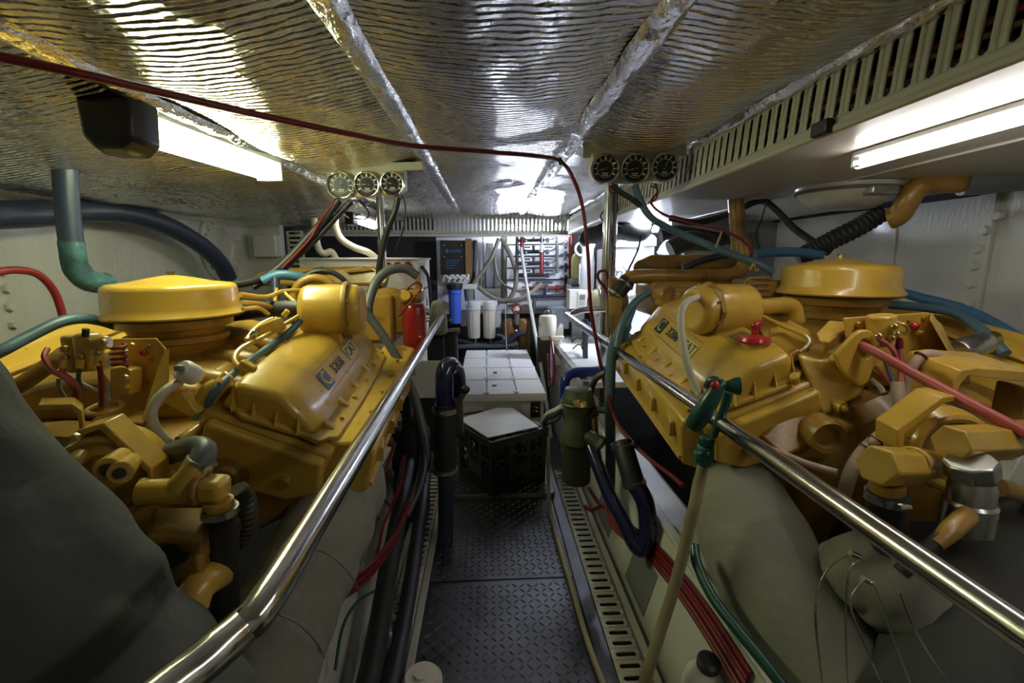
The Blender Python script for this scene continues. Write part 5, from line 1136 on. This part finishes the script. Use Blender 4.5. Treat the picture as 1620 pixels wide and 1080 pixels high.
hose('vent_line', 'yellow line behind the right air cleaner against the hull', 'pipe', PP([(1440, 470, 1.55), (1485, 474, 1.55), (1520, 482, 1.55), (1536, 490, 1.55)]), .007, 'yellow_dirty', 8)

# ================================================================ BACK LEFT: WHITE CABINET
t = thing('generator_cabinet', 'long white cabinet at the back left with three red rings', 'cabinet')
zt = W(560, 410, Y=2.95).z; xl = W(473, 420, Y=2.95).x; xr = W(661, 420, Y=2.95).x
MB().box(((xl + xr) / 2, 3.25, zt / 2), (xr - xl, .60, zt)).build('cabinet_body', 'cream_plastic', t, bev=.006)
MB().box(((xl + xr) / 2, 3.25, zt + .004), (xr - xl + .02, .62, .012)).build('cabinet_lid', 'clean_white', t, bev=.003)
MB().box((xl + .02, 2.93, zt - .10), (.06, .04, .06)).build('cabinet_latch', 'steel', t, bev=.004)
for px in (613, 629, 645): MB().torus(W(px, 421, Y=2.945), (0, 1, 0), .022, .007, 20, 8).build('red_ring', 'dark_red', t)
for px in (504, 652): MB().box(W(px, 409.5, Y=2.96), (.05, .02, .016)).build('lid_hinge', 'steel', t, bev=.002)
MB().box((xr + .003, 3.22, zt - .20), (.006, .34, .012)).build('panel_joint', 'grey_metal', t)
text_mesh('marker_letters', 'hz', .10, V(xr + .004, 3.33, zt - .30), (0, 1, 0), (0, 0, 1), 'purple_ink', t)
hose('cabinet_cable', 'black cable on the side of the white cabinet', 'cable', [V(xr + .02, 3.0, zt - .05), V(xr + .03, 3.2, zt - .12), V(xr + .03, 3.3, zt - .28), V(xr + .03, 3.32, zt - .45)], .012, 'black_rubber', 8)
# grey wrapped tank right of the red filter
t = thing('header_tank', 'grey wrapped tank standing beside the red fuel filter', 'tank')
MB().hexa(PP([(676, 530, 2.45), (709, 530, 2.45), (706, 530, 2.75), (680, 530, 2.75)]), PP([(682, 478, 2.45), (706, 478, 2.45), (702, 474, 2.75), (682, 474, 2.75)])).build('tank_body', 'lagging', t, bev=.03, seg=4)
MB().torus(W(692, 505, Y=2.6), (0, 0, 1), .085, .004, 24, 6).build('tank_strap', 'black_rubber', t)
MB().tube(PP([(709, 524, 2.6), (722, 523, 2.6), (728, 523, 2.6)]), .018, 12, 2).build('tank_outlet', 'steel', t)
MB().box(W(692, 575, Y=2.6), (.10, .12, .34)).build('tank_stand', 'black_plastic', t, bev=.01)
MB().box(W(712, 550, Y=2.62), (.09, .10, .20)).build('tank_motor', 'black_rubber', t, bev=.02, seg=3)
t = thing('equipment_stand', 'low white side panel left of the navy elbow', 'panel')
MB().box(W(676, 600, Y=2.35), (.16, .02, .20)).build('panel', 'clean_white', t, bev=.004)
MB().box(W(676, 655, Y=2.37), (.16, .03, .42)).build('panel_leg', 'dark_void', t)

# ================================================================ BACK WALL EQUIPMENT
BW = 4.12
def wbox(name, label, cat, px0, py0, px1, py1, D, depth, m, bev=.004):
    a, b = W(px0, py1, Y=D), W(px1, py0, Y=D)
    return MB().box(((a.x + b.x) / 2, D + depth / 2, (a.z + b.z) / 2), (b.x - a.x, depth, b.z - a.z))
t = thing('control_unit', 'black control unit with blue lettered panel on the back wall', 'control box')
wbox(0, 0, 0, 697, 380, 748, 434, BW - .12, .12, 0).build('unit_body', 'black_plastic', t, bev=.006)
wbox(0, 0, 0, 701, 384, 733, 405, BW - .124, .006, 0).build('upper_panel', 'gauge_face', t)
wbox(0, 0, 0, 701, 408, 733, 430, BW - .124, .006, 0).build('lower_panel', 'gauge_face', t)
wbox(0, 0, 0, 705, 394, 709, 400, BW - .127, .004, 0).build('logo', 'screen_blue', t)
for k in range(2): wbox(0, 0, 0, 711, 395 + 3 * k, 730, 396.2 + 3 * k, BW - .127, .004, 0).build('panel_print', 'screen_blue', t)
for k in range(4): wbox(0, 0, 0, 705, 411 + 4 * k, 728 - 3 * k, 412.2 + 4 * k, BW - .127, .004, 0).build('panel_print', 'screen_blue', t)
for a, b in ((703, 388), (730, 388), (703, 406), (730, 406)): inst('screw', BOLT_S, W(a, b, Y=BW - .124), rot_to((0, -1, 0)), t)
wbox(0, 0, 0, 737, 377, 746, 440, BW - .14, .03, 0).build('side_bracket', 'wood_brown', t)
MB().tube(PP([(752, 380, BW - .1), (750, 420, BW - .1), (748, 445, BW - .1), (740, 452, BW - .1)]), .02, 10, 4).build('unit_cable', 'black_rubber', t)
# white wall panels
for k, (a, b, c, d_, m_) in enumerate(((752, 383, 766, 455, 'board_white'), (769, 384, 781, 455, 'grey_plastic'), (783, 392, 796, 455, 'board_white'), (751, 456, 797, 478, 'clean_white'))):
    o = wbox(0, 0, 0, a, b, c, d_, BW + .02, .04, 0).build('wall_board', m_, bev=.004)
    tag(o, ['narrow white board beside the control unit', 'narrow grey board between the white ones on the back wall', 'white board left of the pipe board', 'low white board behind the filter housings'][k], 'board')
hose('conduit_pipe', 'thin chrome conduit standing on the back wall beside the control unit', 'pipe', PP([(765, 372, BW - .02), (765, 456, BW - .02)]), .011, 'chrome', 10, 1)
hose('conduit_pipe', 'thick dark conduit standing left of the pipe board', 'pipe', PP([(797, 372, BW - .05), (797, 480, BW - .05)]), .026, 'grey_metal', 12, 1)
hose('conduit_pipe', 'thin brown conduit right of the dark one', 'pipe', PP([(801, 372, BW - .06), (801, 470, BW - .06)]), .008, 'wood_brown', 8, 1)
for k, pts in enumerate(([(793, 377, 3.98), (806, 400, 3.95), (815, 425, 3.93), (816, 450, 3.92), (808, 470, 3.92), (798, 479, 3.92)], [(789, 377, 3.98), (779, 405, 3.96), (767, 425, 3.95), (755, 440, 3.94), (748, 452, 3.94)],
                         [(757, 454, 3.9), (770, 465, 3.9), (788, 474, 3.88), (805, 476, 3.88), (825, 472, 3.88), (842, 462, 3.9), (857, 449, 3.95)], [(785, 385, 4.0), (783, 410, 3.99), (787, 435, 3.98), (797, 450, 3.97), (815, 458, 3.97), (830, 457, 4.0)])):
    hose('wall_hose', ['long loop of olive grey hose hanging on the back wall', 'olive grey hose crossing down left to the blue filter', 'olive grey hose sagging below the pipe board', 'thin inner loop of grey hose on the back wall'][k], 'hose', PP(pts), [.020, .017, .018, .012][k], 'olive_hose', 12)
# filter housings
def filter_housing(px0, px1, py0, py1, D, label, m, cap_m, capped):
    c0 = W((px0 + px1) / 2, py1, Y=D); c1 = W((px0 + px1) / 2, py0, Y=D); r = (W(px1, py0, Y=D).x - W(px0, py0, Y=D).x) / 2; h = c1.z - c0.z
    t = thing('water_filter', label, 'water filter', 'water filters on the back wall')
    s = MB().lathe([(0, 0), (r * .74, 0), (r * .78, h * .02), (r * .86, h * .74), (r * .98, h * .76), (r * .98, h * .84), (0, h * .84)], c0, seg=28).build('sump', m, t)
    for k in range(12):
        a = 2 * PI * k / 12; MB().cyl(c0 + V(math.cos(a) * r * .77, math.sin(a) * r * .77, h * .06), c0 + V(math.cos(a) * r * .85, math.sin(a) * r * .85, h * .72), r * .045, seg=6).build('rib', m, s)
    c = MB().lathe([(r * .98, h * .84), (r * 1.0, h * .85), (r * .95, h * .97), (r * .7, h), (0, h)], c0, seg=28).build('filter_head', cap_m, t)
    MB().box(c0 + V(0, r * .3, h * .93), (r * 2.2, r * 1.6, h * .13)).build('head_bracket', cap_m, c, bev=.005)
    return t
filter_housing(738, 762, 475, 534, 3.86, 'left one of the two cream water filters on the back wall', 'cream_plastic', 'clean_white', 1)
filter_housing(763, 786, 475, 534, 3.86, 'right one of the two cream water filters on the back wall', 'cream_plastic', 'clean_white', 1)
filter_housing(709, 732, 448, 511, 3.80, 'blue water filter with black head below the control unit', 'blue_plastic', 'black_plastic', 1)
o = wbox(0, 0, 0, 729, 489, 738, 516, 3.95, .03, 0).build('mounting_plate', 'clean_white', bev=.003); tag(o, 'white mounting plate between the blue and cream filters', 'plate')
o = wbox(0, 0, 0, 784, 492, 793, 518, 3.95, .03, 0).build('mounting_plate', 'clean_white', bev=.003); tag(o, 'white mounting plate right of the cream filters', 'plate')
t = thing('funnel_cup', 'grey tapered cup hanging beside the blue filter', 'cup')
c0 = W(742, 475, Y=3.85)
MB().lathe([(0, 0), (.035, 0), (.045, .09), (.05, .095), (0, .095)], c0, seg=20).build('cup', 'grey_metal', t)
MB().box(c0 + V(0, 0, .115), (.12, .08, .04)).build('cup_bracket', 'pvc_white', t, bev=.006)
o = wbox(0, 0, 0, 702, 437, 735, 446, 3.82, .14, 0)
for k in range(4): o.tube(PP([(700 + 9 * k, 446, 3.80), (704 + 9 * k, 436, 3.79), (712 + 9 * k, 441, 3.79), (717 + 8 * k, 434, 3.8)]), .010, 8, 4)
tag(o.build('wire_bundle', 'pvc_white', bev=.004), 'white bundled wiring under the control unit', 'wiring')
for k, pts in enumerate(([(700, 535, 3.9), (730, 540, 3.85), (760, 545, 3.85), (800, 540, 3.85), (830, 520, 3.9)], [(705, 550, 3.8), (745, 548, 3.8), (790, 548, 3.8), (820, 545, 3.8)], [(790, 552, 3.8), (805, 540, 3.8), (818, 530, 3.8), (830, 528, 3.8)], [(752, 534, 3.85), (752, 560, 3.8)], [(776, 534, 3.85), (776, 560, 3.8)], [(786, 530, 3.9), (795, 532, 3.88), (800, 540, 3.86)])):
    hose('wall_pipe', ['dark hose running under the cream filters', 'second dark hose low behind the white box', 'dark hose rising to the red valve', 'short dark pipe under the left cream filter', 'short dark pipe under the right cream filter', 'grey green hose bend right of the cream filters'][k], 'pipe', PP(pts), [.02, .022, .018, .014, .014, .014][k], ['black_rubber', 'grey_rubber', 'slate_hose', 'slate_hose', 'slate_hose', 'teal_hose'][k], 10)
hose('white_cord', 'thin white cord hanging to the white box', 'cord', PP([(800, 480, 3.8), (800, 520, 3.79), (802, 553, 3.75)]), .004, 'pvc_white', 6, 2)
# red valve with copper coloured cylinders
t = thing('fire_valve', 'red wheel valve above two copper coloured cylinders', 'valve')
vc_ = W(818, 488, Y=3.85)
MB().torus(vc_, (0, 1, 0), .04, .010, 20, 8).build('hand_wheel', 'dark_red', t)
MB().lathe([(0, -.02), (.016, -.02), (.02, 0), (.016, .03), (0, .03)], vc_, (0, 1, 0), 16).build('wheel_hub', 'mark_white', t)
for k in range(3):
    a = 2 * PI * k / 3 + .5; MB().cyl(vc_, vc_ + V(math.cos(a) * .04, 0, math.sin(a) * .04), .006, seg=8).build('wheel_spoke', 'dark_red', t)
MB().cyl(vc_ + V(0, .02, -.02), vc_ + V(0, .02, -.14), .022, seg=14).build('valve_stem', 'grey_metal', t)
for dx in (-.065, .06):
    MB().lathe([(0, 0), (.055, 0), (.058, .01), (.058, .34), (.045, .37), (.02, .385), (0, .385)], vc_ + V(dx, .08, -.48), seg=24).build('cylinder', 'copper_orange', t)
for k in range(5): MB().sphere(vc_ + V(-.01 + .006 * (k % 2), -.02, -.19 - .05 * k), .018, 10, 6).build('chain_ball', 'steel', t)

# pipe board on the back wall
o = wbox(0, 0, 0, 802, 370, 906, 482, BW + .05, .03, 0).build('pipe_board', 'board_white', bev=.003); tag(o, 'white board carrying the dark pipework on the back wall', 'board')
t = thing('pipe_manifold', 'dark pipework manifold with red columns on the white back wall board', 'pipework')
PD = BW
for k in range(4):
    y = 387 + 18.6 * k
    MB().tube(PP([(802, y, PD), (893, y - 1 if k < 3 else y - 1, PD)]), .0075, 8, 1).build('thin_pipe', 'wire_black', t)
    yb = 380 + 18.4 * k
    v_ = MB().tube(PP([(816, yb, PD - .02), (861, yb - 1, PD - .02)]), .018, 12, 1).build('valve_body', 'gauge_face', t)
    MB().tube(PP([(861, yb - 1, PD - .02), (872, yb - 2, PD - .01), (879, yb - 6, PD - .01), (880, yb - 16, PD - .01)]), .010, 10, 4).build('pipe_bend', 'grey_metal', v_)
    MB().cyl(W(844, yb - 1, Y=PD - .02), W(844, yb - 9, Y=PD - .02), .011, seg=10).build('valve_neck', 'gauge_face', v_)
    MB().cyl(W(844, yb - 8, Y=PD - .02), W(844, yb - 10, Y=PD - .02), .017, seg=10).build('valve_cap', 'gauge_face', v_)
    for xx in (829, 866, 818): MB().box(W(xx, yb, Y=PD - .025), (.028, .05, .045)).build('pipe_clip', 'black_plastic', v_, bev=.003)
    MB().box(W(832, yb + .5, Y=PD - .045), (.022, .004, .010)).build('valve_mark', 'mark_white', v_)
    cx_ = W(895, y - 1, Y=PD - .01)
    MB().box(cx_, (.07, .03, .022)).build('cross_fitting', 'black_plastic', t, bev=.003)
    MB().box(cx_, (.024, .03, .08)).build('cross_fitting', 'black_plastic', t, bev=.003)
    for xx in (893, 868):
        MB().box(W(xx, y + 8 - (11 if xx == 893 else 4), Y=PD + .03), (.075, .006, .016)).build('pipe_tag', 'slate_hose', t)
    MB().box(W(834, y + 4, Y=PD + .03), (.055, .006, .014)).build('pipe_tag', 'slate_hose', t)
for px, y0_, y1_, m_ in ((903, 370, 444, 'dark_red'), (857, 400, 433, 'dark_red'), (826, 374, 402, 'dark_red'), (818, 372, 442, 'gauge_face'), (857, 371, 384, 'gauge_face')):
    MB().tube(PP([(px, y0_, PD - .03), (px, y1_, PD - .03)]), .020 if m_ == 'dark_red' else .016, 12, 1).build('riser', m_, t)
MB().tube(PP([(880, 370, PD - .02), (881, 390, PD - .02), (882, 432, PD - .02)]), .014, 12, 1).build('riser', 'grey_metal', t)
lo = MB().tube(PP([(826, 456, PD - .02), (893, 455, PD - .02)]), .016, 12, 1).build('lower_pipe', 'dark_red', t)
MB().tube(PP([(828, 469, PD - .02), (897, 467, PD - .02)]), .014, 12, 1).build('lower_pipe', 'slate_hose', t)
for xx in (834, 865, 882): MB().cyl(W(xx, 451, Y=PD - .02), W(xx, 461, Y=PD - .02), .018, seg=12).build('pipe_union', 'steel' if xx == 865 else 'dark_red', lo)
for xx in (862,): MB().cyl(W(xx, 455, Y=PD - .03), W(xx, 470, Y=PD - .03), .014, seg=12).build('pipe_link', 'slate_hose', lo)
MB().box(W(894, 456, Y=PD - .05), (.022, .02, .085)).build('valve_handle', 'dark_red', lo, bev=.004)
MB().box(W(858, 447, Y=PD + .0), (.12, .02, .02)).build('name_tag', 'slate_hose', t)
MB().cyl(W(838, 482, Y=PD - .06), W(899, 482, Y=PD - .06), .044, seg=20).build('header_pipe', 'grey_plastic', t, bev=.004)
hose('pull_switch', 'white pull handle on a cord in front of the pipe board', 'handle', PP([(858, 370, 4.0), (857.5, 384, 4.0), (857, 388, 4.0), (856.5, 399, 4.0)]), [.006, .006, .014, .019], 'pvc_white', 10, 3)
hose('boat_hook', 'long white pole leaning in front of the pipe board', 'pole', PP([(824, 392, 3.95), (830, 430, 3.8), (838, 480, 3.6), (850, 545, 3.3), (862, 620, 3.0), (872, 700, 2.7)]), .014, 'pvc_white', 10, 4)
hose('wash_hose', 'olive hose hanging beside the white pole', 'hose', PP([(846, 472, 3.9), (843, 500, 3.85), (848, 540, 3.7), (855, 590, 3.4), (862, 640, 3.1), (866, 700, 2.8)]), .016, 'olive_dark', 10)

# ================================================================ BACK RIGHT
t = thing('washdown_pump', 'cream pump canister standing on a bracket at the far end of the bench', 'pump')
pc_ = W(866, 530, Y=3.15)
MB().lathe([(0, 0), (.060, 0), (.064, .006), (.062, .125), (.055, .14), (.02, .146), (0, .146)], pc_, seg=28).build('canister', 'cream_plastic', t)
MB().cyl(pc_ + V(-.005, 0, .145), pc_ + V(-.005, 0, .175), .018, seg=12).build('top_valve', 'steel', t, bev=.003)
MB().box(pc_ + V(.03, .02, -.012), (.16, .15, .03)).build('pump_base', 'cream_plastic', t, bev=.006)
MB().hexa([pc_ + V(.06, -.05, .003), pc_ + V(.105, -.05, .003), pc_ + V(.105, .06, .003), pc_ + V(.06, .06, .003)], [pc_ + V(.095, -.05, .07), pc_ + V(.105, -.05, .075), pc_ + V(.105, .06, .075), pc_ + V(.095, .06, .07)]).build('base_gusset', 'cream_plastic', t)
MB().box(pc_ + V(.075, .03, -.12), (.05, .06, .20)).build('bracket_leg', 'cream_plastic', t, bev=.005)
MB().box(pc_ + V(-.02, .05, -.28), (.09, .06, .52)).build('bracket_post', 'olive_dark', t)
MB().tube([pc_ + V(.012, -.062, .0), pc_ + V(.018, -.075, -.02), pc_ + V(.03, -.07, -.06)], [.012, .014, .013], 10, 4).build('outlet_fitting', 'wood_brown', t)
text_mesh('pump_print', 'hz', .05, pc_ + V(-.052, -.036, .08), V(.82, -.57, 0), (0, 0, 1), 'purple_ink', t)
for k, pts in enumerate(([(873, 540, 3.05), (876, 565, 2.95), (876, 590, 2.8), (874, 610, 2.7)], [(866, 560, 3.1), (868, 585, 2.95), (870, 612, 2.8)], [(876, 575, 2.9), (884, 595, 2.75), (890, 612, 2.6)])):
    hose('pump_cable', ['red', 'darker red', 'curved red'][k] + ' cable hanging below the cream pump canister', 'cable', PP(pts), .009, 'red_cable', 8)
# white bench along the right side behind the engine
t = thing('work_bench', 'white topped bench with metal edge behind the right engine', 'bench')
bz = .455
MB().hexa([V(.49, 2.15, bz - .03), V(1.35, 2.15, bz - .03), V(1.35, 3.5, bz - .03), V(.49, 3.5, bz - .03)], [V(.49, 2.15, bz), V(1.35, 2.15, bz), V(1.35, 3.5, bz), V(.49, 3.5, bz)]).build('bench_top', 'clean_white', t, bev=.003)
MB().box((.482, 2.82, bz - .012), (.035, 1.36, .045)).build('edge_angle', 'steel', t, bev=.003)
MB().box((.55, 2.85, .2), (.06, 1.2, .42)).build('bench_front', 'white_paint', t, bev=.004)
for k, pts in enumerate(([(905, 540, 2.85), (918, 528, 2.9), (930, 520, 2.95)], [(925, 555, 2.75), (922, 545, 2.8), (930, 530, 2.85), (932, 510, 2.9)], [(906, 552, 2.8), (915, 545, 2.8), (926, 550, 2.75)], [(926, 575, 2.7), (926, 540, 2.75), (926, 505, 2.8)])):
    hose('bench_cable', ['black cable lying on the white bench', 'grey cable end on the white bench', 'thin copper wire on the white bench', 'slate cable hanging to the white bench'][k], 'cable', PP(pts), [.009, .012, .005, .017][k], ['wire_black', 'slate_hose', 'brass', 'slate_hose'][k], 8)
hose('fresh_water_pipe', 'bright blue elbow pipe at the front of the white bench', 'pipe', PP([(960, 587, 2.25), (935, 588, 2.25), (912, 589, 2.25), (899, 594, 2.24), (893, 606, 2.23), (892, 630, 2.22)]), .026, 'blue_pipe', 14)
o = wbox(0, 0, 0, 872, 489, 902, 521, 3.5, .25, 0).build('storage_bin', 'bin_plastic', bev=.012); tag(o, 'translucent blue grey bin behind the cream pump', 'bin')
t = thing('switch_box', 'white switch box with grey window at the end of the right handrail', 'switch box')
wbox(0, 0, 0, 900, 458, 931, 489, 3.36, .12, 0).build('box_body', 'pvc_white', t, bev=.006)
wbox(0, 0, 0, 914, 461, 930, 486, 3.35, .014, 0).build('frame', 'clean_white', t, bev=.003)
wbox(0, 0, 0, 917, 465, 926, 483, 3.344, .01, 0).build('window', 'valance_paint', t)
for k in range(2): wbox(0, 0, 0, 918, 467 + 4 * k, 925.5, 469 + 4 * k, 3.34, .006, 0).build('window_print', 'grey_metal', t)
wbox(0, 0, 0, 905, 486, 925, 541, 3.38, .05, 0).build('box_bracket', 'grey_metal', t)
t = thing('oil_bottle', 'yellow bottle standing beside the pipe board', 'bottle')
c0 = W(911, 440, Y=3.95)
MB().lathe([(0, 0), (.038, 0), (.042, .01), (.042, .17), (.03, .2), (.014, .215), (.014, .24), (0, .24)], c0, seg=20).build('bottle', 'pale_decal', t)
MB().cyl(c0 + V(0, 0, .235), c0 + V(0, 0, .262), .019, seg=14).build('cap', 'wood_brown', t)
MB().box(c0 + V(.0, .02, -.03), (.12, .12, .05)).build('bottle_tray', 'grey_metal', t, bev=.004)
t = thing('detergent_jug', 'white jug with handle in the bright corner at the back right', 'jug')
c0 = W(928, 458, Y=3.75)
MB().lathe([(0, 0), (.055, 0), (.062, .015), (.060, .22), (.05, .29), (.05, .33), (.062, .36), (.045, .40), (0, .405)], c0, seg=22).build('jug_body', 'clean_white', t)
MB().torus(c0 + V(-.055, -.01, .33), (0, 1, 0), .05, .010, 16, 8).build('handle', 'clean_white', t)
MB().box(c0 + V(-.055, -.01, .13), (.03, .012, .16)).build('jug_label', 'pvc_white', t)
MB().box(c0 + V(0, .19, -.03), (.2, .5, .06)).build('jug_shelf', 'clean_white', t)
t = thing('hanging_float', 'pale amber float behind the right post', 'float')
c0 = W(945, 478, Y=3.2)
MB().sphere(c0, .075, 20, 12, (1, 1, 1.25)).build('float', 'tan_hose', t)
MB().torus(c0, (1, 0, 0), .095, .004, 24, 6).build('strap', 'wire_black', t)
MB().cyl(c0 + V(0, 0, .09), c0 + V(0, 0, .12), .014, seg=10).build('neck', 'tan_hose', t)
# white generator
t = thing('generator_set', 'brightly lit white generator behind the right engine', 'generator')
wbox(0, 0, 0, 966, 392, 1010, 470, 3.15, .45, 0).build('engine_body', 'clean_white', t, bev=.012)
wbox(0, 0, 0, 1012, 390, 1036, 430, 3.10, .3, 0).build('control_box', 'clean_white', t, bev=.006)
wbox(0, 0, 0, 990, 376, 1020, 391, 3.12, .3, 0).build('top_housing', 'clean_white', t, bev=.006)
MB().hexa(PP([(968, 391, 3.12), (990, 391, 3.12), (990, 391, 3.4), (968, 391, 3.4)]), PP([(984, 378, 3.12), (990, 377, 3.12), (990, 377, 3.4), (984, 378, 3.4)])).build('sloped_housing', 'clean_white', t, bev=.003)
for px in (996, 1006): wbox(0, 0, 0, px, 379, px + 1.5, 387, 3.115, .008, 0).build('slot', 'dark_void', t)
for k in range(5): MB().tube(PP([(972 + 8 * k, 398, 3.14), (972 + 8 * k, 412, 3.13), (974 + 8 * k, 425, 3.14)]), .010, 8, 3).build('manifold_runner', 'clean_white', t)
for k in range(6): MB().tube(PP([(964 + 7 * k, 420 + (k % 3) * 5, 3.12), (970 + 7 * k, 428, 3.08), (966 + 8 * k, 438, 3.1), (960 + 7 * k, 447, 3.12)]), .008, 8, 4).build('pipe', 'steel' if k % 2 else 'clean_white', t)
MB().tube(PP([(969, 408, 3.11), (982, 402, 3.1)]), .006, 8, 1).build('lever', 'grey_metal', t)
MB().lathe([(0, 0), (.05, 0), (.05, .05), (.03, .07), (0, .07)], W(1026, 389, Y=3.1), seg=16).build('filter_bowl', 'clean_white', t)
MB().tube(PP([(1050, 405, 3.0), (1058, 392, 3.0), (1066, 390, 3.0), (1078, 400, 3.0)]), .05, 14, 4).build('intake_bend', 'clean_white', t)
wbox(0, 0, 0, 955, 470, 1060, 560, 3.2, .4, 0).build('skid', 'clean_white', t, bev=.01)
# black cloth bundle and hoses below the soffit in front of the generator
t = thing('black_bundle', 'black bundle hanging under the soffit beside the right post', 'bundle')
MB().tube(PP([(920, 385, 3.05), (932, 374, 3.05), (955, 368, 3.0), (985, 366, 2.98), (1010, 372, 2.95), (1030, 366, 2.95)]), [.03, .055, .06, .06, .045, .02], 14, 7, wob=.2, wf=12).build('bundle', 'black_rubber', t)
MB().tube(PP([(1004, 372, 2.95), (990, 362, 2.95), (968, 352, 2.9)]), .006, 6, 3).build('tie', 'wire_black', t)
for k, pts in enumerate(([(1060, 395, 2.4), (1090, 380, 2.4), (1120, 384, 2.45), (1150, 390, 2.82)], [(1045, 372, 2.5), (1075, 366, 2.5), (1110, 372, 2.55), (1140, 378, 2.82)], [(1080, 405, 2.45), (1105, 396, 2.45), (1135, 396, 2.55), (1150, 392, 2.82)])):
    hose('exhaust_hose', ['black hose arching behind the blue green gauge hose', 'upper black hose behind the blue green gauge hose', 'pale hose stub behind the right expansion tank'][k], 'hose', PP(pts), [.05, .035, .045][k], ['black_rubber', 'black_rubber', 'beige_hose'][k], 12)
hose('loop_wire', 'thin black wire looped around the top of the right post', 'cable', PP([(955, 350, 2.7), (950, 342, 2.7), (958, 332, 2.68), (972, 335, 2.7), (970, 348, 2.72), (958, 352, 2.7)]), .005, 'wire_black', 6)

# ================================================================ ORIGINS AT EACH THING'S BASE
bpy.context.view_layer.update()
def kids(o): return [c for c in bpy.data.objects if c.parent == o]
CH = {}
for o in bpy.data.objects:
    if o.parent is not None: CH.setdefault(o.parent.name, []).append(o)
def descend(o):
    out = [o]
    for c in CH.get(o.name, []): out += descend(c)
    return out
for o in [x for x in bpy.data.objects if x.parent is None and x.type in ('MESH', 'EMPTY')]:
    allo = descend(o); lo_ = Vector((1e9,) * 3); hi_ = Vector((-1e9,) * 3)
    for a in allo:
        if a.type != 'MESH': continue
        sh = a.data.users > 1
        for v in (a.bound_box):
            w = (Matrix.LocRotScale(a.location, a.rotation_euler, a.scale) @ Vector(v)) if sh else Vector(v)
            for k in range(3): lo_[k] = min(lo_[k], w[k]); hi_[k] = max(hi_[k], w[k])
    base = Vector(((lo_.x + hi_.x) / 2, (lo_.y + hi_.y) / 2, lo_.z))
    for a in allo:
        if a.type == 'MESH' and a.data.users == 1 and a.location.length < 1e-9: a.data.transform(Matrix.Translation(-base))
        elif a is not o: a.location = a.location - base
    o.location = base
